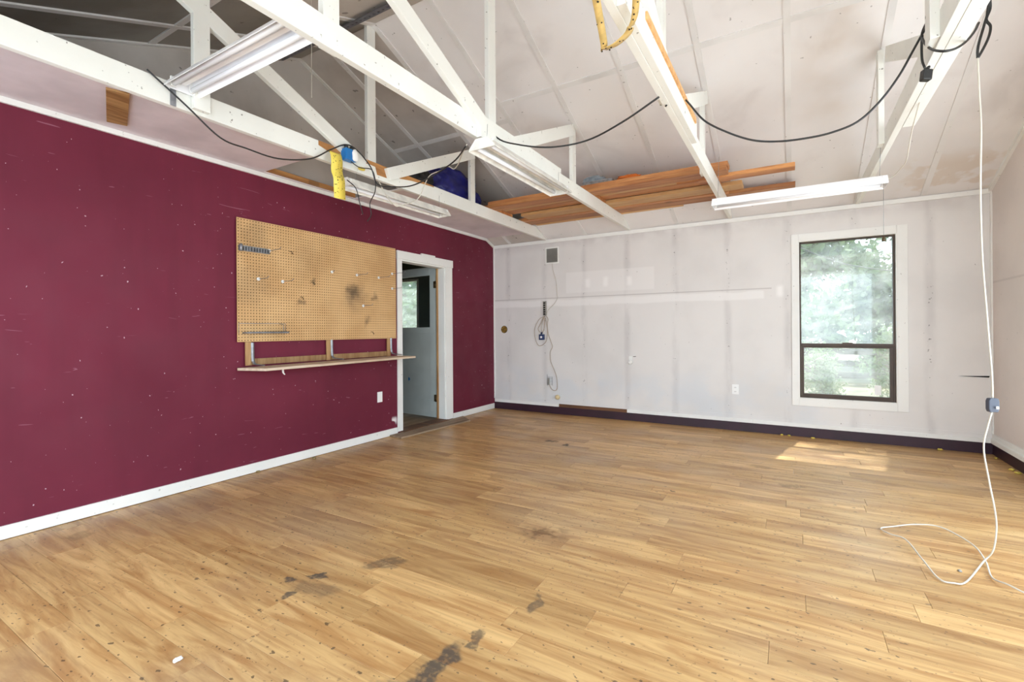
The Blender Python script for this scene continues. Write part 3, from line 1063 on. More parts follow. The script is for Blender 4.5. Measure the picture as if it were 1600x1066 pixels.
# white cord hanging down to the floor
wc = empty('hanging_cord', (0.81, 3.25, 0))
fpts = [(0.818, 3.239), (0.693, 2.98), (0.639, 2.936), (0.59, 2.954), (0.559, 3.127), (0.533, 3.362), (0.474, 3.44), (0.444, 3.523), (0.511, 3.593), (0.624, 3.647), (0.738, 3.64),
        (0.829, 3.469), (0.834, 3.279), (0.81, 3.093), (0.839, 3.001), (0.90, 2.93), (1.1, 2.75), (1.35, 2.6)]
zf = 0.004
lift = [0.02, 0.004, 0.004, 0.004, 0.02, 0.02, 0.01, 0.004, 0.004, 0.02, 0.03, 0.02, 0.012, 0.004, 0.02, 0.015, 0.004, 0.004]
up = [(0.813, 3.25, 2.57), (0.817, 3.25, 2.40), (0.823, 3.25, 2.202), (0.819, 3.25, 1.881), (0.824, 3.25, 1.558), (0.841, 3.25, 1.236), (0.856, 3.25, 0.96), (0.858, 3.25, 0.84)]
dn = [(0.856, 3.25, 0.78), (0.839, 3.25, 0.70), (0.824, 3.25, 0.592), (0.842, 3.25, 0.434), (0.864, 3.25, 0.278), (0.868, 3.25, 0.183), (0.855, 3.25, 0.08)]
cable('cord', up, 0.0039, 'white_cable', parent=wc)
cable('cord', dn + [(a, b, zf + l) for (a, b), l in zip(fpts, lift)], 0.0039, 'white_cable', parent=wc)
for o in wc.children:
    o.location = (-0.81, -3.25, 0)
d = MB()
hx = [(-0.017, -0.035), (0.017, -0.035), (0.022, -0.02), (0.022, 0.02), (0.017, 0.035), (-0.017, 0.035), (-0.022, 0.02), (-0.022, -0.02)]
d.prism(hx, 'Y', -0.014, 0.014)
dim = d.build('dimmer_box', 'slate_plastic', wc, bevel=0.004)
dim.location = (0.047, 0, 0.81)
dim.rotation_euler = (0, 0, 0.3)
plabel(dim, 'slate grey inline switch box')
k_ = MB().box(0.0, 0.01, -0.018, -0.01, -0.006, 0.006).build('switch', 'white_plastic', wc)
k_.location = (0.055, -0.005, 0.80)
tag(wc, 'white electric cord hanging from the rightmost truss down into a loop on the floor', 'cable')

# white lead of the clean strip light
cable('light_lead', [(0.60, 4.45, 2.325), (0.63, 4.40, 2.30), (0.66, 4.20, 2.31), (0.66, 4.03, 2.32), (0.645, 3.80, 2.41), (0.64, 3.60, 2.48), (0.635, 3.385, 2.56), (0.6, 3.2, 2.645)], 0.0035, 'white_cable',
      'thin white lead running from the clean strip light up to the rightmost truss', 'cable')
# leads round the hatch
cable('light_lead', [(-2.98, 2.548, 2.54), (-2.96, 2.62, 2.509), (-2.95, 2.731, 2.524), (-2.94, 2.762, 2.452), (-2.93, 2.751, 2.343), (-2.93, 2.696, 2.236), (-2.93, 2.709, 2.15), (-2.93, 2.668, 2.085)], 0.004, 'black_rubber',
      'thin black lead curling down in front of the strip light beside the hatch', 'cable')
cable('light_lead', [(-3.02, 2.545, 2.40), (-2.95, 2.57, 2.33), (-2.94, 2.60, 2.22), (-2.95, 2.64, 2.14)], 0.004, 'black_rubber',
      'short black lead dangling from the near end of the strip light beside the hatch', 'cable')
cable('light_lead', [(-2.97, 2.832, 2.46), (-2.94, 2.882, 2.349), (-2.93, 2.975, 2.28), (-2.9, 3.013, 2.285), (-2.88, 3.144, 2.347), (-2.86, 3.206, 2.399), (-2.8, 3.206, 2.492), (-2.7, 3.168, 2.555), (-2.5, 3.079, 2.538), (-2.35, 2.975, 2.511), (-2.25, 2.92, 2.457), (-2.1, 2.779, 2.426), (-1.95, 2.625, 2.423), (-1.84, 2.53, 2.43)], 0.004, 'white_cable',
      'white lead looping from the speckled strip light down over the first truss', 'cable')
cable('pull_string', [(-2.6, 1.922, 3.38), (-2.6, 1.921, 3.0), (-2.6, 1.92, 2.68)], 0.0015, 'white_cable', 'thin white pull string hanging below the ridge rail', 'string')

# blue junction box on the first truss
bj = empty('blue_box', (-2.985, 2.54, 2.585))
MB().box(-0.035, 0.03, -0.055, 0.05, -0.045, 0.045).build('box_body', 'blue_plastic', bj, bevel=0.008)
MB().tube([(0.0, -0.03, 0.04), (0.005, -0.035, 0.075)], 0.016, 14).build('knockout', 'black_rubber', bj)
MB().tube([(0.005, 0.02, 0.04), (0.005, 0.02, 0.07)], 0.018, 14).build('knockout', 'black_rubber', bj)
lump('tape', 'white_plastic', (0.032, 0.03, 0.0), (0.012, 0.028, 0.05), bj, seed=2, res=(20, 14))
tag(bj, 'bright blue electrical box taped to the top of the first truss', 'junction box')
o = lump('yellow_tape', 'yellow_crumb', (-2.985, 2.66, 2.515), (0.015, 0.035, 0.014), seed=4, res=(18, 12))
tag(o, 'small twist of yellow tape hanging under the blue box', 'tape')


# flypapers
def ribbon(name, pts, wv, mat, parent, thick=0.0012):
    P = catmull(pts, 5)
    wv = Vector(wv)
    vs, fs = [], []
    for i, p in enumerate(P):
        vs += [p - wv / 2, p + wv / 2]
        if i:
            fs.append((2 * i - 2, 2 * i - 1, 2 * i + 1, 2 * i))
    o = MB().add(vs, fs, True).build(name, mat, parent)
    s = o.modifiers.new('solid', 'SOLIDIFY')
    s.thickness = thick
    return P, o


fp = empty('fly_paper', (0, 0, 0))
P, _ = ribbon('strip', [(-2.975, 2.40, 2.56), (-2.965, 2.405, 2.50), (-2.972, 2.41, 2.42), (-2.96, 2.42, 2.36), (-2.97, 2.43, 2.30), (-2.965, 2.43, 2.215)], (0.0, 0.105, 0.005), 'yellow_paper', fp)
fm = MB()
rr_ = random.Random(5)
for i in range(44):
    p = P[rr_.randrange(3, len(P) - 1)] + Vector((0.004, rr_.uniform(-0.045, 0.045), rr_.uniform(-0.008, 0.008)))
    s = rr_.uniform(0.0022, 0.0055)
    fm.tube([p, p + Vector((0.002, rr_.uniform(-1, 1) * s, rr_.uniform(-1, 1) * s))], s * 0.6, 6)
o = fm.build('flies', 'fly_black', fp)
o['kind'] = 'stuff'
tag(fp, 'yellow rectangular flypaper speckled with flies hanging from the first truss', 'flypaper')
f2 = empty('fly_paper', (0, 0, 0))
PP = []
for (a, b) in (([(-0.63, 1.66, 2.50), (-0.66, 1.80, 2.485), (-0.70, 1.98, 2.455), (-0.715, 2.02, 2.45)], None),
               ([(-0.715, 2.02, 2.45), (-0.66, 2.02, 2.455), (-0.60, 1.995, 2.468), (-0.575, 1.96, 2.47)], None),
               ([(-0.575, 1.96, 2.47), (-0.54, 1.90, 2.475), (-0.50, 1.78, 2.49), (-0.48, 1.68, 2.50)], None)):
    P, _ = ribbon('strip', a, (0.030, 0.0, 0.010) if abs(a[0][1] - a[-1][1]) > 0.1 else (0.015, 0.042, 0.012), 'flypaper', f2)
    PP += P
fm = MB()
for i in range(26):
    p = PP[rr_.randrange(0, len(PP))] + Vector((rr_.uniform(-0.014, 0.014), rr_.uniform(-0.01, 0.01), -0.004))
    s = rr_.uniform(0.004, 0.006)
    fm.tube([p, p + Vector((rr_.uniform(-1, 1) * s, rr_.uniform(-1, 1) * s, -0.002))], s * 0.6, 6)
o = fm.build('flies', 'fly_black', f2)
o['kind'] = 'stuff'
tag(f2, 'curled tan sticky flypaper dotted with flies dangling from the third truss', 'flypaper')

# ------------------------------------------------------------------ window in the back wall
win = struct(empty('window_1', (WX0, YB, WZ0)), 'tall white cased window with a dark bronze frame')
cw = 0.075


def wbox(name, x0, x1, y0, y1, z0, z1, mat, parent=win, bevel=0.0015):
    return MB().box(x0 - WX0, x1 - WX0, y0 - YB, y1 - YB, z0 - WZ0, z1 - WZ0).build(name, mat, parent, bevel=bevel)


wbox('casing', -0.005, WX0, YB - 0.014, YB, 0.345, 2.245, 'trim_paint')
wbox('casing', WX1, 1.005, YB - 0.014, YB, 0.345, 2.245, 'trim_paint')
wbox('casing', WX0 + 0.001, WX1 - 0.001, YB - 0.014, YB, WZ1, 2.245, 'trim_paint')
wbox('casing', WX0 + 0.001, WX1 - 0.001, YB - 0.014, YB, 0.345, WZ0, 'trim_paint')
# reveal lining
wbox('reveal', WX0, WX0 + 0.008, YB - 0.012, YB + 0.10, WZ0, WZ1, 'trim_paint')
wbox('reveal', WX1 - 0.008, WX1, YB - 0.012, YB + 0.10, WZ0, WZ1, 'trim_paint')
wbox('reveal', WX0 + 0.008, WX1 - 0.008, YB - 0.012, YB + 0.10, WZ1 - 0.008, WZ1, 'trim_paint')
wbox('sill', WX0 + 0.008, WX1 - 0.008, YB - 0.012, YB + 0.10, WZ0, WZ0 + 0.008, 'trim_paint')
a0, a1, b0, b1 = WX0 + 0.008, WX1 - 0.008, WZ0 + 0.008, WZ1 - 0.008
yf0, yf1 = YB + 0.02, YB + 0.07
MZ = 1.0
fr = MB()
for (x0, x1, z0, z1) in ((a0, a0 + 0.016, b0, b1), (a1 - 0.02, a1, b0, b1), (a0 + 0.016, a1 - 0.02, b1 - 0.018, b1), (a0 + 0.016, a1 - 0.02, b0, b0 + 0.018)):
    fr.box(x0 - WX0, x1 - WX0, yf0 - YB, yf1 - YB, z0 - WZ0, z1 - WZ0)
fr.build('frame', 'bronze_frame', win, bevel=0.001)
wbox('meeting_rail', a0 + 0.016, a1 - 0.02, yf0 - 0.004, yf1 - 0.005, MZ, MZ + 0.034, 'bronze_frame')
s2 = MB()
for (x0, x1, z0, z1) in ((a0 + 0.017, a0 + 0.040, b0 + 0.019, MZ - 0.001), (a1 - 0.050, a1 - 0.021, b0 + 0.019, MZ - 0.001), (a0 + 0.040, a1 - 0.050, b0 + 0.019, b0 + 0.048), (a0 + 0.040, a1 - 0.050, MZ - 0.014, MZ - 0.001)):
    s2.box(x0 - WX0, x1 - WX0, yf0 - YB - 0.002, yf0 - YB + 0.028, z0 - WZ0, z1 - WZ0)
s2.build('lower_sash', 'bronze_frame', win, bevel=0.001)
wbox('latch', 0.46, 0.55, yf0 - 0.016, yf0 - 0.005, MZ + 0.012, MZ + 0.044, 'bronze_frame')
plabel(wbox('pane', a0 + 0.014, a1 - 0.018, YB + 0.05, YB + 0.053, MZ + 0.02, b1 - 0.015, 'dusty_glass', bevel=0), 'hazy upper pane')
plabel(wbox('pane', a0 + 0.038, a1 - 0.048, YB + 0.034, YB + 0.037, b0 + 0.045, MZ - 0.01, 'dirty_glass', bevel=0), 'dirt-streaked lower pane')
# pull tab sticker on lower pane
plabel(wbox('sticker', 0.735, 0.79, YB + 0.030, YB + 0.0335, 0.50, 0.60, 'white_plastic', bevel=0), 'small white sticker')

# ------------------------------------------------------------------ doorway in the burgundy wall
dr = struct(empty('door_1', (XL, DY0, 0)), 'white cased doorway with a half-glazed door swung open')


def dbox(name, x0, x1, y0, y1, z0, z1, mat, parent=dr, bevel=0.0015):
    return MB().box(x0 - XL, x1 - XL, y0 - DY0, y1 - DY0, z0, z1).build(name, mat, parent, bevel=bevel)


dbox('casing', XL, XL + 0.016, 4.042, DY0 + 0.002, 0.03, DZ, 'trim_paint')
dbox('casing', XL, XL + 0.016, DY1 + 0.003, 5.075, 0.02, DZ, 'trim_paint')
dbox('casing', XL, XL + 0.022, 4.038, 5.085, DZ, 2.146, 'trim_paint')
dbox('head_block', XL, XL + 0.02, 4.46, 4.72, 2.147, 2.165, 'trim_paint')
dbox('jamb', -4.085, XL + 0.004, DY0 - 0.001, DY0 + 0.018, 0.03, DZ - 0.018, 'trim_paint')
dbox('jamb', -4.085, XL + 0.004, DY1 - 0.018, DY1 + 0.001, 0.03, DZ - 0.018, 'trim_paint')
dbox('jamb', -4.085, XL + 0.004, DY0, DY1, DZ - 0.018, DZ, 'trim_paint')
plabel(dbox('stop', -4.085, -4.06, DY1 - 0.034, DY1 - 0.0185, 0.03, DZ - 0.02, 'strip_timber'), 'bare timber door stop')
plabel(dbox('sill', -4.10, XL + 0.05, DY0 - 0.02, DY1 + 0.02, -0.01, 0.026, 'brown_plank'), 'worn brown timber sill')
# leaf: swings into the next room, hinged at the far jamb
leaf = empty('door_leaf', (-4.105 - XL, DY1 + 0.012 - DY0, 0.0))
leaf.parent = dr
leaf.rotation_euler = (0, 0, math.radians(180 - 5))
LW, LH, TT = 0.80, 2.03, 0.036
zb = 0.04


def lb(name, u0, u1, z0, z1, v0=0.0, v1=TT, mat='door_paint', bevel=0.002):
    # u along the leaf, v thickness; local +y of rotated leaf points towards the camera side (-Y world)
    return MB().box(u0, u1, v0, v1, z0, z1).build(name, mat, leaf, bevel=bevel)


gz0, gz1 = 1.25, 1.955
LT = 2.065
for (n_, u0, u1, z0, z1) in (('stile', 0.0, 0.105, zb, LT), ('stile', LW - 0.105, LW, zb, LT), ('rail', 0.105, LW - 0.105, LT - 0.11, LT),
                             ('rail', 0.105, LW - 0.105, 1.17, gz0), ('rail', 0.105, LW - 0.105, zb, 0.27)):
    lb(n_, u0, u1, z0, z1)
plabel(lb('panel', 0.105, LW - 0.105, 0.27, 1.17, 0.012, TT - 0.010, 'door_paint'), 'recessed lower panel')
plabel(lb('pane', 0.105, LW - 0.105, gz0, gz1, 0.016, 0.02, 'door_glass', 0), 'clear glass upper pane')
for z in (0.30, 1.82):
    h_ = MB().box(-0.022, 0.03, -0.004, 0.0, z - 0.045, z + 0.045)
    h_.box(-0.022, 0.03, TT, TT + 0.004, z - 0.045, z + 0.045)
    h_.tube([(-0.006, TT + 0.006, z - 0.048), (-0.006, TT + 0.006, z + 0.048)], 0.007, 10)
    h_.build('hinge', 'hinge_metal', leaf)
plabel(MB().prism([(0.50, 0.52), (0.515, 0.515), (0.53, 0.50), (0.54, 0.53), (0.53, 0.56), (0.52, 0.545), (0.51, 0.55)], 'Y', TT, TT + 0.0015).build('paint_mark', 'blue_plastic', leaf), 'small blue paint mark')

# threshold plank lying on the floor
o = MB().hexa([(-3.945, 3.90, 0.001), (-3.75, 3.885, 0.001), (-3.672, 5.09, 0.001), (-3.945, 5.3, 0.001), (-3.945, 3.90, 0.019), (-3.755, 3.89, 0.019), (-3.68, 5.088, 0.016), (-3.945, 5.29, 0.016)])
o = o.build('threshold_plank', 'dusty_plank', bevel=0.002)
tag(o, 'dusty timber plank lying on the floor along the doorway', 'wooden board')

# ---- next room
nr = MB()
nr.box(-7.6, -4.06, YF, YB, -0.06, -0.004)
struct(nr.build('floor_hall', 'dusty_plank'), 'dim dirty floor of the room beyond the doorway')
nc = MB().box(-7.6, -4.125, YF, YB, 2.40, 2.44)
struct(nc.build('ceiling_hall', 'brown_plank'), 'brown board ceiling of the room beyond the doorway')
nb = MB()
nb.box(-7.6, -7.0, YB, YB + 0.12, 0, 2.45)
nb.box(-7.0, -5.5, YB, YB + 0.12, 0, 1.1)
nb.box(-7.0, -5.5, YB, YB + 0.12, 2.1, 2.45)
nb.box(-5.5, -4.06, YB, YB + 0.12, 0, 2.45)
simple('green_grey_wall', srgb(96, 112, 106), 0.6, var=0.1, scale=2)
struct(nb.build('wall_hall_back', 'green_grey_wall'), 'grey-green back wall of the room beyond the doorway')
nl = MB().box(-7.7, -7.6, YF, YB, 0, 2.45)
nl.box(-7.6, -4.06, YF - 0.1, YF, 0, 2.45)
struct(nl.build('wall_hall_left', 'green_grey_wall'), 'grey-green side wall of the room beyond the doorway')
wh = struct(empty('window_2', (-6.25, YB, 1.1)), 'bright window of the room beyond the doorway')
for (x0, x1, z0, z1) in ((-0.75, 0.75, 0.0, 0.04), (-0.75, 0.75, 0.96, 1.0), (-0.75, -0.71, 0.04, 0.96), (0.71, 0.75, 0.04, 0.96)):
    MB().box(x0, x1, -0.01, 0.06, z0, z1).build('frame', 'trim_paint', wh)
MB().box(-0.71, 0.71, 0.02, 0.024, 0.04, 0.96).build('pane', 'dusty_glass', wh)
o = MB().beam((-5.0, 5.3, 2.33), (-5.9, 5.2, 2.30), 0.03, 0.03).build('ceiling_batten', 'trim_paint')
struct(o, 'thin white stick under the ceiling beyond the doorway')

# ------------------------------------------------------------------ pegboard with real holes
pg = empty('pegboard', (XL, 2.19, 1.12))
ny, nz = 72, 41
W_, H_ = 1.815, 1.035
cy_, cz_ = W_ / ny, H_ / nz
vs, fs = [], []
r0 = 0.0050
for i in range(ny):
    for j in range(nz):
        cx, cz = (i + .5) * cy_, (j + .5) * cz_
        o_ = len(vs)
        hw, hh = cy_ / 2, cz_ / 2
        for (a, b) in ((-1, -1), (0, -1), (1, -1), (1, 0), (1, 1), (0, 1), (-1, 1), (-1, 0)):
            vs.append((0.026, cx + a * hw, cz + b * hh))
        for q in range(8):
            an = PI * (-0.75 + 0.25 * q)
            vs.append((0.026, cx + r0 * math.cos(an), cz + r0 * math.sin(an)))
        for q in range(8):
            an = PI * (-0.75 + 0.25 * q)
            vs.append((0.021, cx + r0 * math.cos(an), cz + r0 * math.sin(an)))
        for q in range(8):
            q2 = (q + 1) % 8
            fs.append((o_ + q, o_ + q2, o_ + 8 + q2, o_ + 8 + q))
            fs.append((o_ + 8 + q, o_ + 8 + q2, o_ + 16 + q2, o_ + 16 + q))
m_ = bpy.data.meshes.new('peg_panel')
m_.from_pydata(vs, [], fs)
m_.materials.append(M['pegboard'])
pp = bpy.data.objects.new('peg_panel', m_)
COL.objects.link(pp)
pp.parent = pg
ed = MB()
for (y0, y1, z0, z1) in ((0, W_, 0, 0.001), (0, W_, H_ - 0.001, H_), (0, 0.001, 0.001, H_ - 0.001), (W_ - 0.001, W_, 0.001, H_ - 0.001)):
    ed.box(0.020, 0.0262, y0, y1, z0, z1)
ed.build('panel_edge', 'pegboard', pg)
plabel(MB().box(0.0185, 0.0195, 0.002, W_ - 0.002, 0.002, H_ - 0.002).build('panel_back', 'dark_hole', pg), 'dark sheet painted as the shade behind the holes')  # dark sheet stands in for the shade in the gap behind the holes
for z in (0.02, H_ / 2, H_ - 0.05):
    MB().box(0, 0.018, 0.02, W_ - 0.02, z, z + 0.03).build('furring_strip', 'strip_timber', pg)
tag(pg, 'stained brown pegboard mounted on the burgundy wall', 'pegboard')


def hook(y, z, L=0.15, rise=0.02, base='white_plastic', label='', out=True):
    t = empty('peg_hook', (XL + 0.0275, y, z))
    MB().tube([(0.0, 0, 0), (0.008, 0, 0)], 0.014, 12).build('base_plug', base, t)
    MB().tube(catmull([(0.004, 0, 0), (L * 0.5, 0.004, 0.002), (L * 0.92, 0.006, 0.004), (L, 0.006, rise)], 4), 0.0022, 6).build('wire', 'grey_metal', t)
    tag(t, label, 'hook', 'long wire hooks on the pegboard')
    return t


for (y, z, L, lab) in ((2.467, 1.913, 0.16, 'wire hook with white plug at the end of the toothed metal bar'),
                       (2.368, 1.657, 0.14, 'leftmost wire hook in the row below the toothed metal bar'),
                       (2.592, 1.654, 0.15, 'second wire hook in the row below the toothed metal bar'),
                       (3.121, 1.795, 0.03, 'stubby white hook near the middle of the pegboard'),
                       (3.434, 1.794, 0.16, 'wire hook directly above the black burn mark'),
                       (3.738, 1.795, 0.17, 'wire hook right of the one above the burn mark'),
                       (3.942, 1.858, 0.20, 'upper of two wire hooks at the right edge of the pegboard'),
                       (3.941, 1.689, 0.15, 'lower of two wire hooks at the right edge of the pegboard'),
                       (3.517, 1.474, 0.14, 'wire hook below and right of the black burn mark')):
    hook(y, z, L, label=lab)
for (y, z, lab) in ((2.676, 1.925, 'tiny dark hook right of the toothed metal bar'), (2.908, 1.663, 'upper of two tiny dark hooks left of the burn mark'), (2.784, 1.516, 'lower of two tiny dark hooks left of the burn mark'),
                    (3.64, 1.185, 'tiny grey hook at the lower right of the pegboard')):
    o = MB().tube(catmull([(0, 0, 0.01), (0.012, 0, 0.008), (0.02, 0.0, -0.006), (0.026, 0, -0.014), (0.034, 0, -0.004)], 4), 0.0025, 6)
    o.tube([(0.0, -0.018, 0.01), (0.004, 0.018, 0.01)], 0.0022, 6)
    o = o.build('small_hook', 'hinge_metal')
    o.location = (XL + 0.028, y, z)
    tag(o, lab, 'hook', 'small dark hooks on the pegboard')
# toothed metal bar (tool rail)
tb = empty('tool_rail', (XL + 0.03, 2.20, 1.905))
m1 = MB().box(0, 0.004, 0, 0.27, -0.024, 0.022)
m1.build('back_plate', 'grey_metal', tb)
m2 = MB()
for k in range(11):
    m2.box(0.004, 0.022, 0.01 + k * 0.024, 0.02 + k * 0.024, -0.018, 0.012)
m2.build('teeth', 'grey_metal', tb)
MB().tube([(0.02, 0.012, -0.03), (0.02, 0.012, 0.03)], 0.012, 12).build('end_post', 'grey_metal', tb)
tag(tb, 'short toothed grey metal tool rail at the upper left of the pegboard', 'tool rail')
# wire rack at the lower left
rk = empty('wire_rack', (XL + 0.028, 2.20, 1.19))
MB().box(0.0, 0.055, 0.03, 0.42, 0.0, 0.012).build('tray', 'grey_metal', rk, bevel=0.003)
rw = MB()
rw.tube([(0, 0.0, 0.0), (0, 0.0, 0.085), (0, 0.42, 0.085), (0, 0.42, 0.0)], 0.0025, 6)
rw.tube([(0.06, 0.36, 0.012), (0.06, 0.36, 0.075), (0.0, 0.36, 0.085)], 0.0025, 6)
rw.tube([(0.0, 0.03, 0.0), (0.06, 0.05, 0.012), (0.06, 0.42, 0.012)], 0.0025, 6)
rw.build('wire_frame', 'grey_metal', rk)
tag(rk, 'grey wire rack with a narrow tray at the lower left of the pegboard', 'rack')

# ------------------------------------------------------------------ shelf under the pegboard
sh = empty('wall_shelf', (XL, 2.2, 0.9))
zs = 0.90
# tilted plank
pl = MB().hexa([(-3.945, 2.19, zs - 0.016), (-3.672, 2.27, zs - 0.016), (-3.665, 4.03, zs - 0.002), (-3.945, 4.05, zs - 0.002),
                (-3.945, 2.19, zs + 0.006), (-3.672, 2.27, zs + 0.006), (-3.665, 4.03, zs + 0.018), (-3.945, 4.05, zs + 0.018)])
o = pl.build('shelf_plank', 'shelf_board', bevel=0.0015)
o.parent = sh
o.location = (3.965, -2.2, -0.9)
o = MB().box(XL + 0.001, XL + 0.019, 2.30, 3.92, zs + 0.022, zs + 0.075).build('ledger', 'strip_timber', sh, bevel=0.001)
o.location = (3.965, -2.2, -0.9)
for y in (2.30, 3.10, 3.905):
    o = MB().box(XL + 0.0195, XL + 0.032, y - 0.045, y + 0.005, zs + 0.02, 1.118).build('upright_strip', 'strip_timber', sh, bevel=0.001)
    o.location = (3.965, -2.2, -0.9)
    b = MB()
    pr = [(XL + 0.034, 1.112), (XL + 0.036, 1.0), (XL + 0.042, 0.955), (XL + 0.06, 0.932), (XL + 0.10, 0.926), (XL + 0.20, 0.922)]
    if y > 3:
        pr = [(a, b_ + (0.008 if y < 3.5 else 0.012)) for a, b_ in pr]
    yy = y + 0.012
    vs, fs = [], []
    for k, (a, z) in enumerate(pr):
        tw = 0.014 if k < 4 else 0.011
        vs += [(a, yy - tw, z), (a + (0.008 if k < 3 else 0.0), yy, z + (0.0 if k < 3 else 0.008)), (a, yy + tw, z), (a - 0.002, yy, z - 0.002)]
        if k:
            for q in range(4):
                fs.append((4 * k - 4 + q, 4 * k - 4 + (q + 1) % 4, 4 * k + (q + 1) % 4, 4 * k + q))
    fs.append((0, 1, 2, 3))
    fs.append((4 * len(pr) - 1, 4 * len(pr) - 2, 4 * len(pr) - 3, 4 * len(pr) - 4))
    b.add(vs, fs)
    o = b.build('bracket', 'grey_metal', sh)
    o.location = (3.965, -2.2, -0.9)
tag(sh, 'narrow bare wood shelf on grey brackets below the pegboard', 'shelf')
o = MB().tube(catmull([(-3.80, 2.50, 0.884), (-3.795, 2.50, 0.85), (-3.785, 2.51, 0.83)], 4), [0.009] * 5 + [0.006] * 3 + [0.003], 8).build('shelf_hook', 'white_plastic')
tag(o, 'small white peg hanging under the wall shelf', 'hook')


# ------------------------------------------------------------------ outlets, vent, power strip
def outlet(loc, rz, label, sockets=True):
    t = empty('wall_outlet', loc, rz)
    MB().box(-0.036, 0.036, -0.006, 0, -0.058, 0.058).build('plate', 'white_plastic', t, bevel=0.002)
    if sockets:
        for z in (-0.024, 0.024):
            s = MB().box(-0.014, 0.014, -0.009, -0.006, z - 0.014, z + 0.014).build('socket', 'white_plastic', t, bevel=0.002)
            MB().box(-0.008, -0.005, -0.0096, -0.009, z - 0.005, z + 0.006).box(0.005, 0.008, -0.0096, -0.009, z - 0.005, z + 0.006).build('slots', 'dark_hole', s)
    tag(t, label, 'outlet')
    return t


outlet((-0.582, YB, 0.485), 0, 'small white outlet on the back wall left of the window')
outlet((XL, 3.77, 0.467), PI / 2, 'blank white cover plate low on the burgundy wall by the doorway', False)
# vent grille
vg = empty('vent_grille', (-2.963, YB, 2.275))
fr = MB()
fr.box(-0.105, 0.105, -0.012, 0, 0.10, 0.118).box(-0.105, 0.105, -0.012, 0, -0.118, -0.10).box(-0.105, -0.088, -0.012, 0, -0.10, 0.10).box(0.088, 0.105, -0.012, 0, -0.10, 0.10)
fr.build('frame', 'trim_paint', vg, bevel=0.0015)
MB().box(-0.088, 0.088, -0.002, 0, -0.10, 0.10).build('backing', 'slate_plastic', vg)
for k in range(18):
    x = -0.083 + k * 0.0098
    MB().box(x - 0.0022, x + 0.0022, -0.009, -0.002, -0.10, 0.10).build('louver', 'grille_grey', vg)
tag(vg, 'square louvered vent grille near the top of the back wall', 'vent')
# round hole
rh = empty('round_cover', (-3.782, YB, 1.216))
MB().tube([(0, -0.003, 0), (0, 0.0, 0)], 0.056, 28).build('rim', 'dark_hole', rh)
MB().tube([(0, -0.008, 0), (0, -0.003, 0)], 0.051, 28).build('disc', 'brass', rh)
tag(rh, 'round mottled brass coloured disc on the back wall beside the burgundy wall', 'wall cover')
# power strip
ps = empty('power_strip', (-3.081, YB, 1.517))
MB().box(-0.024, 0.024, -0.03, 0, -0.105, 0.105).build('case', 'grille_grey', ps, bevel=0.004)
for k in range(6):
    MB().box(-0.016, 0.016, -0.033, -0.03, -0.095 + k * 0.032, -0.073 + k * 0.032).build('socket', 'dark_hole', ps)
tag(ps, 'vertical power strip with dark sockets on the back wall below the vent', 'power strip')
yb = YB - 0.012
cable('wall_lead', [(-2.96, yb, 2.155), (-2.945, yb, 2.05), (-2.90, yb, 1.90), (-2.885, yb, 1.70), (-2.88, yb, 1.66), (-2.93, yb, 1.58), (-3.02, yb, 1.50), (-3.05, yb - 0.01, 1.44)], 0.0035, 'white_cable',
      'thin white lead running from the vent grille down to the power strip', 'cable')
cc = empty('coiled_cord', (-3.08, YB, 1.4))
lp = lambda pts: [(a, YB - 0.015 - 0.004 * (i % 3), z) for i, (a, z) in enumerate(pts)]
for pts in ([(-3.09, 1.40), (-3.17, 1.36), (-3.24, 1.24), (-3.25, 1.12), (-3.20, 0.99), (-3.13, 0.98), (-3.06, 1.05), (-3.04, 1.20), (-3.07, 1.38)],
            [(-3.10, 1.40), (-3.15, 1.30), (-3.19, 1.22), (-3.15, 1.17), (-3.10, 1.20), (-3.08, 1.38)],
            [(-3.08, 1.41), (-3.12, 1.33), (-3.14, 1.22), (-3.12, 1.15)],
            [(-3.07, 1.42), (-3.03, 1.36), (-3.04, 1.28), (-3.03, 1.15), (-2.98, 1.02), (-2.96, 0.96), (-3.0, 0.88), (-2.99, 0.75), (-2.93, 0.62), (-2.90, 0.52), (-2.89, 0.38), (-2.92, 0.335), (-2.98, 0.35), (-3.02, 0.42)]):
    o = MB().tube(catmull(lp(pts), 5), 0.0042, 7).build('cord', 'beige_cable', cc)
    o.location = (3.08, -YB, -1.4)
o = MB().box(-3.165, -3.085, YB - 0.05, YB - 0.018, 1.06, 1.14)
o.tube([(-3.125, YB - 0.05, 1.145), (-3.125, YB - 0.03, 1.165)], 0.012, 10)
o = o.build('outlet_block', 'navy_plastic', cc, bevel=0.018)
o.location = (3.08, -YB, -1.4)
plabel(o, 'navy blue outlet block')
o = MB().box(-3.14, -3.11, YB - 0.054, YB - 0.0505, 1.085, 1.115).build('socket_face', 'white_plastic', cc)
o.location = (3.08, -YB, -1.4)
tag(cc, 'looped beige cord with a navy outlet block hanging below the power strip', 'cable')
wb = empty('wire_bracket', (-3.0, YB, 0.47))
mb = MB()
for k in range(6):
    mb.tube([(-0.05, -0.012, -0.055 + k * 0.022), (0.03, -0.012, -0.055 + k * 0.022)], 0.0018, 6)
mb.tube([(-0.052, -0.012, -0.07), (-0.052, -0.012, 0.09)], 0.0022, 6)
mb.tube([(0.03, -0.012, -0.07), (0.03, -0.012, 0.06)], 0.0018, 6)
mb.build('wires', 'grey_metal', wb)
MB().box(-0.05, -0.022, -0.010, 0.0, -0.06, 0.04).build('back_plate', 'grille_grey', wb)
tag(wb, 'small wire bracket low on the back wall under the looped cord', 'bracket')
o = lump('foam_plug', 'cream_foam', (-2.882, YB - 0.03, 0.243), (0.036, 0.03, 0.036), seed=1, amp=0.1, fold=0.02, res=(24, 16), power=1.0)
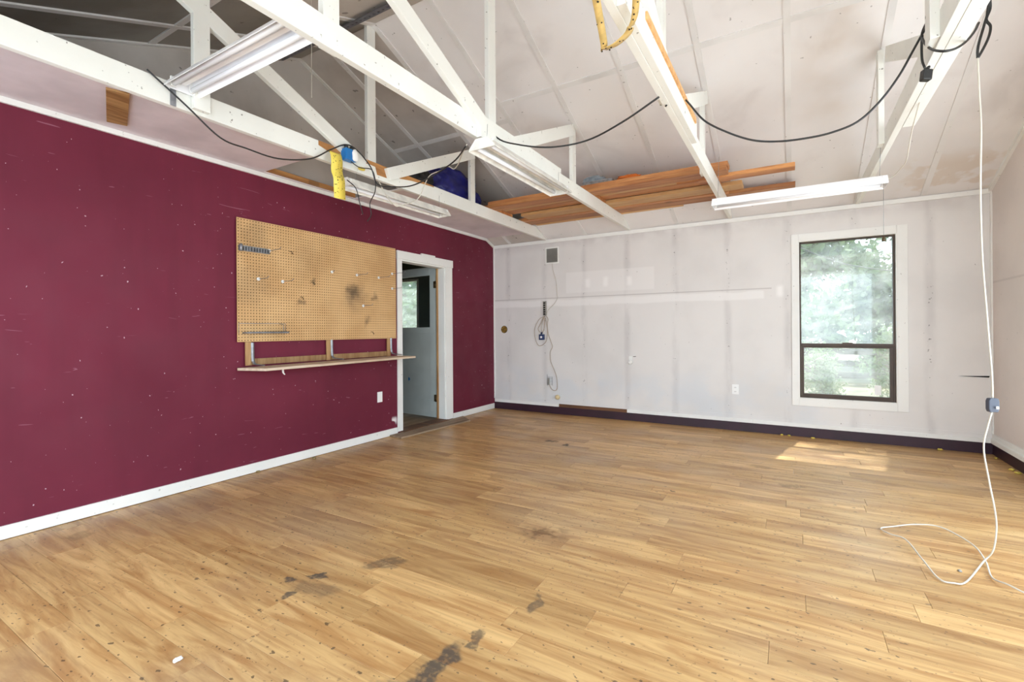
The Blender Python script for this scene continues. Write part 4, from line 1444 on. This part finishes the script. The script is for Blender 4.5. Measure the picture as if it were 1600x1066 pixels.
tag(o, 'small cream foam knob on the back wall just above the lower trim', 'foam knob')
sb = empty('thermostat_stub', (-1.835, YB, 0.80))
MB().tube([(0, 0, -0.03), (0, -0.02, -0.03), (0, -0.028, -0.03)], [0.03, 0.028, 0.015], 16).build('knob', 'trim_paint', sb)
MB().box(-0.02, 0.02, -0.008, 0, 0.0, 0.05).build('plate', 'trim_paint', sb, bevel=0.002)
MB().tube([(0.04, -0.006, 0.045), (0.075, -0.006, 0.048)], 0.004, 6).build('nail', 'hinge_metal', sb)
tag(sb, 'white painted cable stub with a round knob in the middle of the back wall', 'wall fitting')

# ------------------------------------------------------------------ small litter
for i, (x, y, s, mat, lab) in enumerate(((1.233, 6.09, 0.022, 'yellow_crumb', 'yellow foam crumb at the foot of the back wall near the right corner'),
                                         (1.585, 5.93, 0.018, 'yellow_crumb', 'yellow foam crumb by the right wall closest to the corner'),
                                         (1.57, 5.52, 0.02, 'yellow_crumb', 'middle yellow foam crumb by the right wall'),
                                         (1.575, 5.41, 0.024, 'yellow_crumb', 'bright yellow foam crumb by the right wall at the picture edge'),
                                         (-0.107, 6.10, 0.02, 'yellow_crumb', 'left of the yellow foam crumbs below the window'),
                                         (-0.038, 6.10, 0.018, 'yellow_crumb', 'middle one of the yellow foam crumbs below the window'),
                                         (0.186, 6.08, 0.02, 'yellow_crumb', 'right one of the yellow foam crumbs below the window'),
                                         (-1.939, 0.854, 0.016, 'white_plastic', 'torn white paper scrap on the near left of the floor'),
                                         (-3.89, 2.872, 0.025, 'leaf_dry', 'dry leaf scrap against the left baseboard near the shelf end'),
                                         (-3.94, 2.36, 0.02, 'leaf_dry', 'dry leaf scrap against the left baseboard below the pegboard'),
                                         (0.70, 3.11, 0.012, 'grille_grey', 'grey lint scrap inside the cord loop on the floor'))):
    nm = {'yellow_crumb': 'foam_crumb', 'white_plastic': 'paper_scrap', 'leaf_dry': 'leaf_scrap', 'grille_grey': 'lint_scrap'}[mat]
    o = lump(nm, mat, (x, y, s * 0.36), (s, s * 0.7, s * 0.4), seed=i + 20, amp=0.5, fold=0.08, res=(14, 8), rz=i * 1.1)
    tag(o, lab, 'scrap')

# ------------------------------------------------------------------ outdoors
gr = MB().box(-40, 40, YB + 0.12, 60, -0.25, -0.1).build('ground', 'grass')
struct(gr, 'sunlit yard outside the window')
dw = MB().box(-40, 40, -40, YF - 0.12, -0.2, -0.06)  # unseen apron, kept pale to bounce light up to the ceiling
dw.box(XR + 0.12, 40, YF - 0.12, YB + 0.12, -0.2, -0.06)
struct(dw.build('bounce_apron', 'concrete'), 'unseen pale concrete apron that bounces light into the room')


def tree(x, y, h, cr, n, seed, label, leafs=0.09, base_h=0.35):
    rg = random.Random(seed)
    t = empty('tree', (x, y, -0.1))
    tb = MB()
    top = Vector((rg.uniform(-.3, .3), rg.uniform(-.3, .3), h * 0.8))
    k_t = h / 6.0
    tb.tube(catmull([(0, 0, 0), (rg.uniform(-.1, .1), 0, h * 0.3), tuple(top * 0.7), tuple(top)], 4), [(0.16 - 0.01 * k) * k_t for k in range(13)], 8)
    for k in range(7):
        a = rg.uniform(0, 2 * PI)
        z = h * rg.uniform(0.35, 0.7)
        tb.tube([(0, 0, z), (math.cos(a) * cr * .4, math.sin(a) * cr * .4, z + .5 * k_t), (math.cos(a) * cr * .8, math.sin(a) * cr * .8, z + 1.0 * k_t)], [0.06 * k_t, 0.04 * k_t, 0.015 * k_t], 6)
    tb.build('trunk', 'bark', t)
    vs, fs = [], []
    cl_ = [Vector((rg.gauss(0, cr * .45), rg.gauss(0, cr * .45), h * base_h + rg.random() * h * (1 - base_h))) for _ in range(26)]
    for i in range(n):
        c_ = rg.choice(cl_)
        p = c_ + Vector((rg.gauss(0, cr * .22), rg.gauss(0, cr * .22), rg.gauss(0, cr * .18)))
        d = Vector((rg.gauss(0, 1), rg.gauss(0, 1), rg.gauss(0, 1))).normalized()
        e = d.orthogonal().normalized()
        s = leafs * rg.uniform(0.6, 1.4)
        o_ = len(vs)
        vs += [p, p + (d * .5 + e * .3) * s, p + d * s, p + (d * .5 - e * .3) * s]
        fs.append((o_, o_ + 1, o_ + 2, o_ + 3))
    f = MB().add(vs, fs).build('foliage', 'leaf_green', t)
    f['kind'] = 'stuff'
    tag(t, label, 'tree', 'trees outside the window')


tree(2.25, 9.3, 8.6, 1.9, 5200, 1, 'tall leafy tree close to the house, its crown above the window', 0.13, 0.47)
tree(0.3, 17.5, 6.5, 1.5, 11000, 2, 'dense leafy tree filling the left half of the window view', 0.24, 0.06)
tree(3.0, 19.5, 7.5, 1.6, 11000, 3, 'dense tree filling the right half of the window view', 0.26, 0.06)
tree(6.2, 21.0, 7.0, 1.8, 6000, 8, 'far tree right of the window view', 0.26, 0.06)
tree(-3.2, 18.5, 6.0, 1.6, 6000, 4, 'broad tree left of the window view', 0.26, 0.05)
tree(-11.6, 13.0, 6.0, 1.5, 7000, 5, 'green tree seen through the door glass', 0.2, 0.1)
tree(-15.5, 16.0, 6.5, 1.8, 6000, 6, 'paler tree beyond the one seen through the door glass', 0.24, 0.1)
tree(0.35, 9.3, 1.0, 0.32, 2600, 11, 'small bush outside below the left of the window', 0.05, 0.1)
tree(1.45, 9.9, 1.25, 0.36, 2600, 12, 'small bush outside below the right of the window', 0.05, 0.1)
fe = empty('rail_fence', (0, 13.2, -0.1))
for z in (0.15, 0.42, 0.69):
    MB().box(-2.5, 5.5, -0.015, 0.015, z, z + 0.14).build('rail', 'fence_wood', fe)
for x in (-2.4, -0.4, 1.6, 3.6):
    MB().box(x, x + 0.09, 0.016, 0.10, 0.0, 0.95).build('post', 'fence_wood', fe)
tag(fe, 'weathered timber rail fence out in the yard below the trees', 'fence')
cable('overhead_wire', [(-1.5, 9.0, 3.6), (-0.2, 9.0, 2.72), (0.5, 9.0, 2.30), (1.0, 9.0, 2.12), (1.6, 9.0, 2.03), (2.6, 9.0, 2.1), (4.0, 9.0, 2.6)], 0.008, 'black_rubber', 'thin dark wire sagging outside behind the upper pane', 'wire')
print('objects', len(bpy.data.objects))
